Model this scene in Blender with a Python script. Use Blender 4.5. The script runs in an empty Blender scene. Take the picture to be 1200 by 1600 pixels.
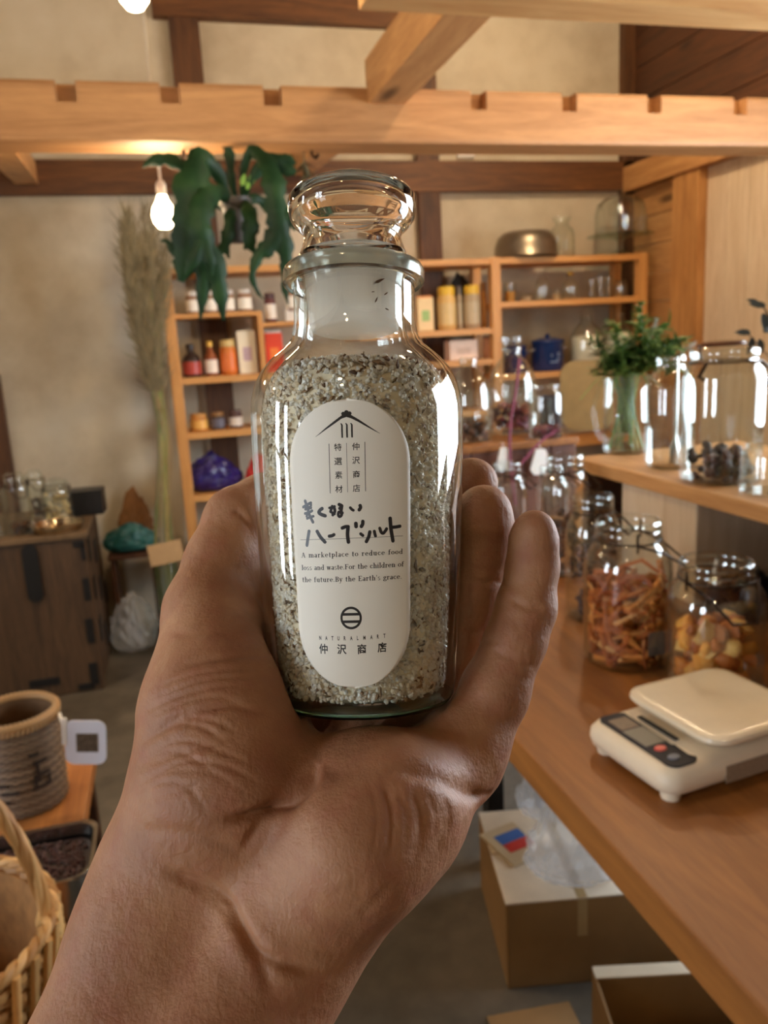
import bpy, bmesh, math, random
import numpy as np
from mathutils import Vector, Matrix
random.seed(7)
rng = np.random.default_rng(7)
S = bpy.context.scene
COL = S.collection
R = math.radians

# ------------------------------------------------------------------ camera
F_PX = 1248.0                      # focal length in pixels of the 1200x1600 frame
PITCH, YAW, ROLL = R(12.16), R(14.70), R(-3.17)
EYE = Vector((0, 0, 1.40))
def camera_axes():
    fwd = Vector((math.sin(YAW)*math.cos(PITCH), math.cos(YAW)*math.cos(PITCH), -math.sin(PITCH)))
    rt = Vector((math.cos(YAW), -math.sin(YAW), 0))
    up = rt.cross(fwd)
    c, s = math.cos(ROLL), math.sin(ROLL)
    return c*rt + s*up, -s*rt + c*up, fwd
CR, CU, CF = camera_axes()
cam_data = bpy.data.cameras.new('camera')
cam = bpy.data.objects.new('camera', cam_data)
COL.objects.link(cam)
S.camera = cam
m = Matrix((CR, CU, -CF)).transposed().to_4x4()
m.translation = EYE
cam.matrix_world = m
cam_data.sensor_fit = 'VERTICAL'
cam_data.sensor_height = 34.6
cam_data.sensor_width = 25.95
cam_data.lens = F_PX/1600*34.6
cam_data.clip_start = 0.01
cam_data.dof.use_dof = True
cam_data.dof.focus_distance = 0.208
cam_data.dof.aperture_fstop = 22.0

# ------------------------------------------------------------------ world, daylight, exposure
W = bpy.data.worlds.new('world')
S.world = W
W.use_nodes = True
W.node_tree.nodes['Background'].inputs[0].default_value = (0.80, 0.90, 1.0, 1)
W.node_tree.nodes['Background'].inputs[1].default_value = 17.0
S.view_settings.view_transform = 'Standard'
S.view_settings.look = 'None'
S.view_settings.gamma = 1
S.view_settings.exposure = 0.5
S.view_settings.use_curve_mapping = False
S.cycles.use_denoising = True
S.cycles.max_bounces = 14
S.cycles.transparent_max_bounces = 40
S.cycles.transmission_bounces = 12
S.cycles.glossy_bounces = 6
S.cycles.diffuse_bounces = 4
S.cycles.sample_clamp_indirect = 6.0
S.cycles.caustics_refractive = True
S.cycles.caustics_reflective = False
S.cycles.blur_glossy = 0.5

def window_portal(loc, rot, sx, sy):
    l = bpy.data.lights.new('daylight', 'AREA')
    l.shape = 'RECTANGLE'; l.size = sx; l.size_y = sy
    l.cycles.is_portal = True
    o = bpy.data.objects.new('daylight', l)
    o.location = loc; o.rotation_euler = rot
    COL.objects.link(o)
# windows in the left and right walls
WIN_L = [dict(x=-2.6, y0=0.85, y1=1.25, z0=0.95, z1=2.15), dict(x=-2.6, y0=-1.10, y1=-0.30, z0=0.95, z1=2.15)]
WIN_R = dict(x=2.69, y0=0.50, y1=2.10, z0=0.95, z1=2.25)
window_portal((-2.63, 1.05, 1.55), (0, R(-90), 0), 1.2, .40)
window_portal((-2.63, -.70, 1.55), (0, R(-90), 0), 1.2, .80)
window_portal((2.72, 1.30, 1.60), (0, R(90), 0), 1.3, 1.6)

# ------------------------------------------------------------------ helpers
def ray(u, v):
    return CR*((u-600)/F_PX) + CU*(-(v-800)/F_PX) + CF
def at_y(u, v, y): d = ray(u, v); return EYE + d*((y-EYE.y)/d.y)
def at_x(u, v, x): d = ray(u, v); return EYE + d*((x-EYE.x)/d.x)
def at_z(u, v, z): d = ray(u, v); return EYE + d*((z-EYE.z)/d.z)

def tag(o, label=None, cat=None, group=None, kind=None):
    if label: o['label'] = label
    if cat: o['category'] = cat
    if group: o['group'] = group
    if kind: o['kind'] = kind
    return o
def empty(name, loc=(0, 0, 0), rz=0.0, label=None, cat=None, group=None):
    o = bpy.data.objects.new(name, None)
    o.empty_display_size = 0.02
    o.location = loc
    o.rotation_euler = (0, 0, rz)
    COL.objects.link(o)
    return tag(o, label, cat, group)
def copy_tree(o, parent=None):
    c = o.copy(); COL.objects.link(c)
    if parent: c.parent = parent
    for ch in list(o.children):
        copy_tree(ch, c)
    return c

class B:
    """collects shapes into one mesh"""
    def __init__(s): s.v = []; s.f = []; s.c = []
    def add(s, vs, fs, col=None):
        n = len(s.v); s.v += [tuple(p) for p in vs]; s.f += [tuple(i+n for i in f) for f in fs]
        if col is not None: s.c += [col]*len(vs)
        return s
    def box(s, a, b, bev=0.0, M=None, col=None):
        x0, y0, z0 = a; x1, y1, z1 = b
        if x0 > x1: x0, x1 = x1, x0
        if y0 > y1: y0, y1 = y1, y0
        if z0 > z1: z0, z1 = z1, z0
        bev = min(bev, (x1-x0)*.45, (y1-y0)*.45, (z1-z0)*.45)
        if bev <= 0:
            vs = [(x, y, z) for z in (z0, z1) for y in (y0, y1) for x in (x0, x1)]
            fs = [(0, 2, 3, 1), (4, 5, 7, 6), (0, 1, 5, 4), (2, 6, 7, 3), (0, 4, 6, 2), (1, 3, 7, 5)]
        else:
            bm = bmesh.new()
            bmesh.ops.create_cube(bm, size=1)
            for v in bm.verts:
                v.co = Vector(((x0+x1)/2+v.co.x*(x1-x0), (y0+y1)/2+v.co.y*(y1-y0), (z0+z1)/2+v.co.z*(z1-z0)))
            bmesh.ops.bevel(bm, geom=bm.edges[:], offset=bev, segments=2, affect='EDGES', profile=.6)
            bm.verts.index_update()
            vs = [v.co.copy() for v in bm.verts]; fs = [tuple(v.index for v in f.verts) for f in bm.faces]
            bm.free()
        if M is not None: vs = [M @ Vector(p) for p in vs]
        return s.add(vs, fs, col)
    def lathe(s, prof, n=32, c=(0, 0, 0), M=None, sx=1.0, sy=1.0, col=None):
        """prof: list of (r, z); r = 0 closes to a point"""
        vs = []; fs = []; rows = []
        for r, z in prof:
            if r < 1e-7:
                rows.append([len(vs)]); vs.append(Vector((c[0], c[1], c[2]+z)))
            else:
                row = []
                for k in range(n):
                    a = 2*math.pi*k/n
                    row.append(len(vs)); vs.append(Vector((c[0]+r*sx*math.cos(a), c[1]+r*sy*math.sin(a), c[2]+z)))
                rows.append(row)
        for a, b in zip(rows[:-1], rows[1:]):
            for k in range(n):
                k2 = (k+1) % n
                if len(a) == 1 and len(b) == 1: continue
                if len(a) == 1: fs.append((a[0], b[k2], b[k]))
                elif len(b) == 1: fs.append((a[k], a[k2], b[0]))
                else: fs.append((a[k], a[k2], b[k2], b[k]))
        if M is not None: vs = [M @ p for p in vs]
        return s.add(vs, fs, col)
    def tube(s, pts, r, n=8, closed=False, col=None, flat=None):
        """tube along points; r a number or one per point; flat = (normal, ratio) squashes the section along normal"""
        P = [Vector(p) for p in pts]; m_ = len(P)
        rs = r if hasattr(r, '__len__') else [r]*m_
        vs = []; fs = []
        t0 = (P[1]-P[0]).normalized()
        nrm = t0.orthogonal().normalized()
        for i in range(m_):
            if closed: t = (P[(i+1) % m_]-P[i-1]).normalized()
            elif i == 0: t = t0
            elif i == m_-1: t = (P[-1]-P[-2]).normalized()
            else: t = (P[i+1]-P[i-1]).normalized()
            nrm = (nrm - t*nrm.dot(t))
            nrm = nrm.normalized() if nrm.length > 1e-6 else t.orthogonal().normalized()
            bn = t.cross(nrm)
            for k in range(n):
                a = 2*math.pi*k/n
                off = (nrm*math.cos(a)+bn*math.sin(a))*rs[i]
                if flat is not None:
                    fn = Vector(flat[0]); off = off - fn*(off.dot(fn)*(1-flat[1]))
                vs.append(P[i]+off)
        for i in range(m_ if closed else m_-1):
            j = (i+1) % m_
            for k in range(n):
                k2 = (k+1) % n
                fs.append((i*n+k, i*n+k2, j*n+k2, j*n+k))
        if not closed:
            fs.append(tuple(range(n))[::-1]); fs.append(tuple((m_-1)*n+k for k in range(n)))
        return s.add(vs, fs, col)
    def prism(s, pts, a, b, axis='y', col=None):
        """closed outline pts (2D) extruded from a to b along axis"""
        n = len(pts)
        def mk3(p, t):
            return {'y': (p[0], t, p[1]), 'x': (t, p[0], p[1]), 'z': (p[0], p[1], t)}[axis]
        vs = [mk3(p, a) for p in pts]+[mk3(p, b) for p in pts]
        fs = [tuple(range(n)), tuple(range(2*n-1, n-1, -1))]
        fs += [(k, k+n, (k+1) % n+n, (k+1) % n) for k in range(n)]
        return s.add(vs, fs, col)
    def build(s, name, mat, parent=None, smooth=None, loc=None, fix=True):
        me = bpy.data.meshes.new(name)
        me.from_pydata(s.v, [], s.f)
        if s.c:
            at = me.color_attributes.new('tone', 'FLOAT_COLOR', 'POINT')
            at.data.foreach_set('color', np.array([(*c[:3], 1.0) for c in s.c], dtype=np.float32).ravel())
        if fix:
            bm = bmesh.new(); bm.from_mesh(me)
            bmesh.ops.recalc_face_normals(bm, faces=bm.faces[:])
            bm.to_mesh(me); bm.free()
        if smooth is not None:
            for p in me.polygons: p.use_smooth = True
            if smooth < 179:
                me.set_sharp_from_angle(angle=R(smooth))
        me.materials.append(mat)
        o = bpy.data.objects.new(name, me)
        COL.objects.link(o)
        if parent: o.parent = parent
        if loc is not None: o.location = loc
        return o

def struct(o): o['kind'] = 'structure'; return o
def rrect(w, h, r, n=5):
    """rounded rectangle outline centred on the origin"""
    pts = []
    for cx_, cy_, a0 in ((w/2-r, h/2-r, 0), (-w/2+r, h/2-r, 90), (-w/2+r, -h/2+r, 180), (w/2-r, -h/2+r, 270)):
        for k in range(n+1):
            a = R(a0+90*k/n); pts.append((cx_+r*math.cos(a), cy_+r*math.sin(a)))
    return pts
def smooth_path(pts, n=6):
    """Catmull-Rom through points"""
    P = [Vector(p) for p in pts]; P = [P[0]*2-P[1]]+P+[P[-1]*2-P[-2]]
    out = []
    for i in range(1, len(P)-2):
        for k in range(n):
            t = k/n
            out.append(.5*((2*P[i])+(P[i+1]-P[i-1])*t+(2*P[i-1]-5*P[i]+4*P[i+1]-P[i+2])*t*t+(-P[i-1]+3*P[i]-3*P[i+1]+P[i+2])*t**3))
    out.append(P[-2].copy())
    return out

# ------------------------------------------------------------------ materials
def srgb(r, g, b):
    f = lambda c: (c/255/12.92 if c/255 <= .04045 else ((c/255+.055)/1.055)**2.4)
    return (f(r), f(g), f(b), 1)
class NT:
    def __init__(s, name):
        s.m = bpy.data.materials.new(name); s.m.use_nodes = True
        s.t = s.m.node_tree; s.t.nodes.clear()
        s.out = s.n('ShaderNodeOutputMaterial')
    def n(s, kind, **kw):
        nd = s.t.nodes.new(kind)
        for k, v in kw.items():
            if k == 'ins':
                for a, b in v.items():
                    if hasattr(b, 'is_output') or isinstance(b, bpy.types.NodeSocket): s.t.links.new(b, nd.inputs[a])
                    else: nd.inputs[a].default_value = b
            else: setattr(nd, k, v)
        return nd
    def coords(s, scale=(1, 1, 1), rot=(0, 0, 0)):
        tc = s.n('ShaderNodeTexCoord')
        mp = s.n('ShaderNodeMapping', ins={'Vector': tc.outputs['Object'], 'Scale': scale, 'Rotation': rot})
        return mp.outputs[0]
    def noise(s, vec, scale, detail=4, rough=.55, dist=0):
        return s.n('ShaderNodeTexNoise', ins={'Vector': vec, 'Scale': scale, 'Detail': detail, 'Roughness': rough, 'Distortion': dist}).outputs[0]
    def ramp(s, fac, stops):
        r = s.n('ShaderNodeValToRGB', ins={'Fac': fac})
        e = r.color_ramp.elements
        while len(e) < len(stops): e.new(.5)
        for el, (p, c) in zip(e, stops): el.position = p; el.color = c if len(c) == 4 else (*c, 1)
        return r.outputs[0]
    def mix(s, fac, a, b, mode='MIX'):
        x = s.n('ShaderNodeMix', data_type='RGBA', blend_type=mode)
        for sock, val in ((x.inputs[0], fac), (x.inputs[6], a), (x.inputs[7], b)):
            if isinstance(val, bpy.types.NodeSocket): s.t.links.new(val, sock)
            else: sock.default_value = val
        return x.outputs[2]
    def math(s, op, a, b=0.0):
        x = s.n('ShaderNodeMath', operation=op)
        for sock, val in ((x.inputs[0], a), (x.inputs[1], b)):
            if isinstance(val, bpy.types.NodeSocket): s.t.links.new(val, sock)
            else: sock.default_value = val
        return x.outputs[0]
    def bump(s, h, strength=.3, dist=.01):
        return s.n('ShaderNodeBump', ins={'Height': h, 'Strength': strength, 'Distance': dist}).outputs[0]
    def bsdf(s, col, rough=.5, normal=None, **kw):
        p = s.n('ShaderNodeBsdfPrincipled', ins={'Base Color': col, 'Roughness': rough})
        if normal is not None: s.t.links.new(normal, p.inputs['Normal'])
        for k, v in kw.items():
            k = k.replace('_', ' ')
            if isinstance(v, bpy.types.NodeSocket): s.t.links.new(v, p.inputs[k])
            else: p.inputs[k].default_value = v
        s.t.links.new(p.outputs[0], s.out.inputs[0])
        return s.m
    def surf(s, sh): s.t.links.new(sh, s.out.inputs[0]); return s.m

def plain(name, col, rough=.5, var=.12, scale=30, **kw):
    t = NT(name); n = t.noise(t.coords(), scale)
    dk = tuple(c*(1-var) for c in col[:3])+(1,); lt = tuple(min(1, c*(1+var)) for c in col[:3])+(1,)
    return t.bsdf(t.ramp(n, [(.3, dk), (.7, lt)]), rough, **kw)
def wood(name, c1, c2, axis='x', rough=.45, grain=14, knots=True, bump=.12):
    """long grain along one axis"""
    t = NT(name)
    sc = {'x': (.6, 6, 6), 'y': (6, .6, 6), 'z': (6, 6, .6)}[axis]
    v = t.coords(sc)
    a = t.noise(v, grain*.22, 5, .6, 1.2)
    b = t.noise(v, grain*2.2, 3, .6, .3)
    f = t.math('ADD', t.math('MULTIPLY', a, .75), t.math('MULTIPLY', b, .25))
    col = t.ramp(f, [(.32, c2), (.5, tuple((x+y)/2 for x, y in zip(c1, c2))), (.66, c1)])
    if knots:
        vo = t.n('ShaderNodeTexVoronoi', ins={'Vector': t.coords({'x': (1.2, 4, 4), 'y': (4, 1.2, 4), 'z': (4, 4, 1.2)}[axis]), 'Scale': 1.1})
        k = t.ramp(vo.outputs['Distance'], [(.05, (1, 1, 1)), (.13, (0, 0, 0))])
        col = t.mix(k, col, tuple(c*.35 for c in c2[:3])+(1,))
    return t.bsdf(col, rough, t.bump(f, bump, .004))
def glass_thin(name, tint=(.97, .99, .985, 1), edge=(.74, .81, .80, 1), rough=.02):
    """thin walled glass: see-through, Fresnel reflection, absorbing more where the wall is seen edge on"""
    t = NT(name)
    f = t.n('ShaderNodeLayerWeight', ins={'Blend': .5}).outputs['Facing']          # one minus the cosine, the same from inside and outside
    fr = t.math('ADD', .065, t.math('MULTIPLY', .88, t.math('POWER', f, 4.0)))
    tr = t.n('ShaderNodeBsdfTransparent', ins={'Color': t.mix(t.math('POWER', f, 3.0), tint, edge)})
    gl = t.n('ShaderNodeBsdfGlossy', ins={'Roughness': rough, 'Color': (1, 1, 1, 1)})
    mx = t.n('ShaderNodeMixShader', ins={0: fr, 1: tr.outputs[0], 2: gl.outputs[0]})
    return t.surf(mx.outputs[0])
def glass_solid(name, col=(.985, 1, .99, 1), rough=0.0, ior=1.47):
    t = NT(name)
    g = t.n('ShaderNodeBsdfGlass', ins={'Color': col, 'Roughness': rough, 'IOR': ior})
    return t.surf(g.outputs[0])
def by_tone(name, rough=.5, **kw):
    """colour comes from each piece's own stored tone"""
    t = NT(name)
    a = t.n('ShaderNodeAttribute', attribute_name='tone')
    return t.bsdf(a.outputs['Color'], rough, **kw)

# ------------------------------------------------------------------ setting
YB = 4.30                                   # back wall
XR = at_y(985, 400, YB).x                   # right wall
XL, YF, ZC = -2.6, -2.6, 3.45               # left wall, wall behind the camera, ceiling
M_plaster = (lambda t: t.bsdf(t.ramp(t.math('ADD', t.math('MULTIPLY', t.noise(t.coords(), 1.6, 5), .7), t.math('MULTIPLY', t.noise(t.coords(), 9, 4), .3)),
              [(.3, srgb(176, 160, 134)), (.55, srgb(206, 194, 170)), (.75, srgb(216, 206, 186))]), .9, t.bump(t.noise(t.coords(), 40, 5), .25, .004)))(NT('plaster'))
M_concrete = (lambda t: t.bsdf(t.ramp(t.math('ADD', t.math('MULTIPLY', t.noise(t.coords(), 2.2, 6, .6, .8), .7), t.math('MULTIPLY', t.noise(t.coords(), 16, 5), .3)),
              [(.3, srgb(62, 56, 48)), (.5, srgb(92, 86, 76)), (.7, srgb(118, 110, 98))]), .42, t.bump(t.noise(t.coords(), 30, 6), .3, .005)))(NT('worn_concrete'))
M_timber = wood('old_timber', srgb(122, 78, 40), srgb(66, 36, 16), 'x', .6)
M_timber_z = wood('old_timber_upright', srgb(108, 68, 36), srgb(56, 32, 15), 'z', .6)
M_pine = wood('pine', srgb(190, 140, 88), srgb(150, 102, 58), 'x', .55)
M_pine_pale = wood('pale_pine', srgb(222, 180, 120), srgb(192, 138, 78), 'x', .55)
M_pine_y = wood('pine_lengthwise', srgb(206, 156, 100), srgb(164, 112, 62), 'y', .55)
M_pine_z = wood('pine_upright', srgb(204, 150, 92), srgb(156, 104, 54), 'z', .5)
M_dark_board = wood('dark_boards', srgb(92, 54, 28), srgb(52, 28, 14), 'y', .6)
M_white_board = wood('whitewashed_boards', srgb(218, 198, 170), srgb(192, 166, 134), 'z', .55, knots=False)

def slab(name, a, b, mat): return struct(B().box(a, b).build(name, mat))
slab('floor', (XL-.2, YF-.2, -.1), (XR+.2, YB+.2, 0), M_concrete)
slab('ceiling', (XL-.2, YF-.2, ZC), (XR+.2, YB+.2, ZC+.1), M_dark_board)
slab('wall_back', (XL-.2, YB, 0), (XR+.2, YB+.15, ZC), M_plaster)
def wall_with_hole(name, axis, c0, c1, lo, hi, h0, h1, z0, z1, mat):
    b = B()
    for p, q, za, zb in ((lo, h0, 0, ZC), (h1, hi, 0, ZC), (h0, h1, 0, z0), (h0, h1, z1, ZC)):
        if axis == 'x': b.box((c0, p, za), (c1, q, zb))
        else: b.box((p, c0, za), (q, c1, zb))
    return struct(b.build(name, mat))
b = B(); w1, w2 = WIN_L
for p, q, za, zb_ in ((YF-.2, w2['y0'], 0, ZC), (w2['y1'], w1['y0'], 0, ZC), (w1['y1'], YB, 0, ZC)): b.box((XL-.15, p, za), (XL, q, zb_))
for w_ in WIN_L: b.box((XL-.15, w_['y0'], 0), (XL, w_['y1'], w_['z0'])); b.box((XL-.15, w_['y0'], w_['z1']), (XL, w_['y1'], ZC))
struct(b.build('wall_left', M_plaster))
wall_with_hole('wall_right', 'x', XR, XR+.15, YF-.2, YB, WIN_R['y0'], WIN_R['y1'], WIN_R['z0'], WIN_R['z1'], M_plaster)
slab('wall_front', (XL-.2, YF-.15, 0), (XR+.2, YF, ZC), M_plaster)
def window(name, axis, c, a0, a1, z0, z1, nv, nh):
    b = B(); t = .05
    def bar(p, q, za, zb):
        if axis == 'x': b.box((c-.025, p, za), (c+.025, q, zb))
        else: b.box((p, c-.025, za), (q, c+.025, zb))
    bar(a0, a0+t, z0, z1); bar(a1-t, a1, z0, z1); bar(a0, a1, z0, z0+t); bar(a0, a1, z1-t, z1)
    for k in range(1, nv): x = a0+(a1-a0)*k/nv; bar(x-.015, x+.015, z0, z1)
    for k in range(1, nh): z = z0+(z1-z0)*k/nh; bar(a0, a1, z-.012, z+.012)
    o = struct(b.build(name, M_timber))
    g = B()
    if axis == 'x': g.box((c-.003, a0, z0), (c+.003, a1, z1))
    else: g.box((a0, c-.003, z0), (a1, c+.003, z1))
    p = g.build('window_pane', M_pane, o)
    return o
M_pane = glass_thin('window_glass', (1, 1, 1, 1), (.9, .95, .94, 1))
for n, w_ in enumerate(WIN_L): window('window_%d' % (1+2*n), 'x', XL-.08, w_['y0'], w_['y1'], w_['z0'], w_['z1'], 1+n, 2)
window('window_2', 'x', XR+.08, WIN_R['y0'], WIN_R['y1'], WIN_R['z0'], WIN_R['z1'], 2, 1)

# timber framing on the back wall
def zb(u, v): return at_y(u, v, YB-.05).z
def xb(u, v): return at_y(u, v, YB-.05).x
slab('trim_1', (XL, YB-.06, zb(450, 301)), (XR, YB+.01, zb(450, 251)), M_timber)         # tie beam above the shelves
slab('trim_2', (xb(238, 20), YB-.06, zb(450, 34)), (xb(664, 20), YB+.01, zb(450, -25)), M_timber)
slab('trim_3', (xb(274, 140), YB-.05, 0), (xb(320, 140), YB+.01, ZC), M_timber_z)
slab('trim_4', (xb(652, 240), YB-.05, 0), (xb(686, 240), YB+.01, ZC), M_timber_z)
slab('trim_5', (xb(975, 100), YB-.06, 0), (XR+.01, YB+.01, ZC), M_timber_z)
slab('trim_6', (xb(-30, 650), YB-.05, 0), (xb(7, 650), YB+.01, zb(0, 585)), M_timber_z)
# right wall: boards behind a post, whitewashed boards in front of it, a long beam and dark boards above
yp0, yp1 = at_x(1107, 400, XR).y, at_x(1067, 400, XR).y
zw = at_x(1067, 276, XR).z; zw2 = at_x(1040, 245, XR).z
b = B(); nb = 14
for k in range(nb): b.box((XR-.02, yp1, zw*k/nb+.002), (XR+.01, YB-.06, zw*(k+1)/nb-.002), .003)
struct(b.build('wall_right_boards', M_pine_y))
b = B()
y = yp0
while y > -.0:
    b.box((XR-.02, y-.148, 0), (XR+.01, y-.002, zw), .003); y -= .15
    if y < 2.3: break
struct(b.build('wall_right_whitewashed', M_white_board))
slab('trim_7', (XR-.07, yp0, 0), (XR+.01, yp1, zw), M_pine_z)
slab('trim_8', (XR-.09, YF, zw), (XR+.01, YB-.06, zw2), M_pine_y)
b = B()
for k in range(7): b.box((XR-.02, YF, zw2+(ZC-zw2)*k/7), (XR+.005, YB-.06, zw2+(ZC-zw2)*(k+1)/7-.004), .003)
struct(b.build('wall_right_dark_boards', M_dark_board))

# roof timbers
YM = 2.6
def zm(u, v): return at_y(u, v, YM).z
bz0, bz1 = zm(600, 224), zm(600, 136)
bb = B(); bb.box((XL, YM, bz0), (XR, YM+.16, bz1), .012)
beam = bb.build('trim_9', M_pine); struct(beam)
# seven sockets cut into its upper edge: a cut wide block each, taken out with a boolean
cut = B()
for u in (105, 268, 428, 750, 892, 1025, 1160):
    p = at_y(u, 140, YM); w = .045
    cut.box((p.x-w/2-.01, YM-.05, bz1-.060), (p.x+w/2, YM+.05, bz1+.05))
co = cut.build('socket_cut', M_timber)
md = beam.modifiers.new('sockets', 'BOOLEAN'); md.object = co; md.operation = 'DIFFERENCE'; md.solver = 'EXACT'
dg = bpy.context.evaluated_depsgraph_get()
me2 = bpy.data.meshes.new_from_object(beam.evaluated_get(dg))
beam.modifiers.clear(); beam.data = me2
bpy.data.objects.remove(co)
# joist coming towards the room from the beam, cross beam it meets, two joists behind the beam
jx0, jx1 = at_y(576, 164, YM).x, at_y(632, 164, YM).x
jz = zm(600, 163)
YC = 1.72
cz = at_y(900, 33, YC).z
slab('trim_10', (jx0, YC, jz), (jx1, YM+.02, jz+.13), M_pine_y)
slab('trim_11', (at_y(560, 0, YC).x, YC-.1, cz), (XR, YC, cz+.10), M_pine_pale)
jzb = at_y(300, 280, YB-.06).z
for n, (u0, u1, v1) in enumerate(((-16, 42, 288), (528, 468, 274))):
    p1, p2 = at_y(u0, 224, YM+.10), at_y(u1, v1, YB-.05)
    vs = [p+Vector((dx, 0, dz)) for p in (p1, p2) for dx, dz in ((-.05, 0), (.05, 0), (.05, .10), (-.05, .10))]
    struct(B().add(vs, [(0, 1, 2, 3), (7, 6, 5, 4), (0, 4, 5, 1), (1, 5, 6, 2), (2, 6, 7, 3), (3, 7, 4, 0)]).build('trim_%d' % (12+n), M_pine_y))

# ------------------------------------------------------------------ hand (one continuous surface)
def CM(u, v, d):
    """point in millimetres in the hand's own frame: right, up, away"""
    return np.array([(u-600)/F_PX*d, -(v-800)/F_PX*d, d], dtype=np.float32)
BOT_AX = np.array([-.024, .9997, 0.0], dtype=np.float32)       # bottle axis in that frame
BOT_O = CM(568.5, 1094, 235)                                   # centre of the bottle's foot
BODY = [(0, 0), (22.5, 0), (25.2, .7), (26.6, 3), (27.4, 8), (28.2, 17.7), (29.1, 36.5), (30.1, 55), (30.8, 74), (31.0, 84.5), (30.6, 88.5),
        (29.6, 92.6), (28, 96), (25.4, 99.2), (22.7, 101.6), (20.2, 103.8), (18.7, 106.3), (18.0, 109.5), (17.8, 112), (17.8, 121.4)]

def surface_nets(D, org, h):
    nx, ny, nz = D.shape
    ins = D < 0
    # cells with a sign change
    c = [ins[i:nx-1+i, j:ny-1+j, k:nz-1+k] for i in (0, 1) for j in (0, 1) for k in (0, 1)]
    s = sum(x.astype(np.int8) for x in c)
    idx = np.argwhere((s > 0) & (s < 8))
    cid = -np.ones((nx-1, ny-1, nz-1), dtype=np.int32)
    cid[tuple(idx.T)] = np.arange(len(idx))
    acc = np.zeros((len(idx), 3)); cnt = np.zeros(len(idx))
    corners = [(i, j, k) for i in (0, 1) for j in (0, 1) for k in (0, 1)]
    for a in corners:
        for ax in range(3):
            if a[ax] == 1: continue
            b_ = list(a); b_[ax] = 1
            da = D[idx[:, 0]+a[0], idx[:, 1]+a[1], idx[:, 2]+a[2]]
            db = D[idx[:, 0]+b_[0], idx[:, 1]+b_[1], idx[:, 2]+b_[2]]
            m_ = (da < 0) != (db < 0)
            t = np.where(m_, da/np.where(m_, da-db, 1), 0)
            p = np.tile(np.array(a, float), (len(idx), 1)); p[:, ax] += t
            acc[m_] += p[m_]; cnt[m_] += 1
    V = (idx+acc/cnt[:, None])*h+org
    F = []
    for ax in range(3):
        o1, o2 = [(1, 2), (2, 0), (0, 1)][ax]
        A = np.take(ins, range(0, D.shape[ax]-1), ax); Bv = np.take(ins, range(1, D.shape[ax]), ax)
        e = np.argwhere(A != Bv)
        e = e[(e[:, o1] > 0) & (e[:, o2] > 0) & (e[:, o1] < D.shape[o1]-1) & (e[:, o2] < D.shape[o2]-1)]
        q = []
        for d1, d2 in ((-1, -1), (0, -1), (0, 0), (-1, 0)):
            g = e.copy(); g[:, o1] += d1; g[:, o2] += d2
            q.append(cid[tuple(g.T)])
        q = np.array(q).T
        fl = A[tuple(e.T)]
        q[~fl] = q[~fl][:, ::-1]
        F.append(q)
    return V, np.concatenate(F)

def smin(a, b, k):
    h = np.clip(.5+.5*(b-a)/k, 0, 1)
    return b+(a-b)*h-k*h*(1-h)
H = .7
g0 = np.array([-125., -175., 150.]); g1 = np.array([62., 20., 305.])
NX = np.ceil((g1-g0)/H).astype(int)
GX, GY, GZ = [(g0[i]+H*np.arange(NX[i])).astype(np.float32) for i in range(3)]
class Field:
    def __init__(s): s.d = np.full(tuple(NX), 60., dtype=np.float32)
    def sub(s, lo, hi):
        a = np.maximum(((lo-g0)/H).astype(int), 0); b_ = np.minimum(((hi-g0)/H).astype(int)+2, NX)
        return tuple(slice(int(x), int(max(x, y))) for x, y in zip(a, b_))
    def cap(s, p, q, r0, r1, k=3., flat=None):
        pad = max(r0, r1)*1.25+22
        sl = s.sub(np.minimum(p, q)-pad, np.maximum(p, q)+pad)
        X = GX[sl[0]][:, None, None]; Y = GY[sl[1]][None, :, None]; Z = GZ[sl[2]][None, None, :]
        ab = (q-p).astype(np.float32); L2 = float(ab@ab)+1e-6
        t = np.clip(((X-p[0])*ab[0]+(Y-p[1])*ab[1]+(Z-p[2])*ab[2])/L2, 0, 1)
        dx, dy, dz = X-p[0]-t*ab[0], Y-p[1]-t*ab[1], Z-p[2]-t*ab[2]
        n2 = dx*dx+dy*dy+dz*dz
        if flat is not None:                                   # squash across a direction
            w = dx*flat[0][0]+dy*flat[0][1]+dz*flat[0][2]
            n2 = n2+w*w*(1/flat[1]**2-1)
        d = np.sqrt(n2)-(r0+(r1-r0)*t)
        s.d[sl] = smin(s.d[sl], d, k)
    def chain(s, pts, k=3., flat=None):
        for a, b_ in zip(pts[:-1], pts[1:]): s.cap(a[0], b_[0], a[1], b_[1], k, flat)
def J(u, v, d, r): return (CM(u, v, d), r)
palm = Field()
palm.chain([J(480, 1420, 210, 17), J(618, 1270, 214, 17), J(716, 1172, 226, 11.5)], 8)       # little finger side
palm.chain([J(470, 1400, 222, 17), J(620, 1230, 238, 15), J(672, 1150, 247, 12)], 8)
palm.chain([J(440, 1390, 230, 17), J(560, 1220, 255, 14), J(600, 1140, 266, 12)], 8)
palm.chain([J(400, 1370, 232, 17), J(470, 1200, 262, 14), J(500, 1110, 275, 12)], 8)
palm.chain([J(408, 1345, 214, 19), J(362, 1225, 216, 22), J(347, 1105, 226, 21), J(333, 985, 243, 13)], 9)   # ball of the thumb
palm.chain([J(614, 1256, 206, 15.5), J(552, 1322, 201, 17), J(470, 1424, 203, 16.5)], 8)      # heel of the hand
palm.chain([J(560, 1235, 214, 15), J(560, 1300, 208, 16)], 10)
palm.chain([J(468, 1425, 206, 17), J(405, 1530, 200, 18), J(322, 1680, 188, 20), J(230, 1960, 168, 24)], 10)   # forearm
palm.chain([J(318, 1260, 218, 20), J(278, 1372, 216, 20), J(238, 1490, 208, 20), J(176, 1680, 194, 21), J(20, 1960, 176, 25)], 10)
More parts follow.
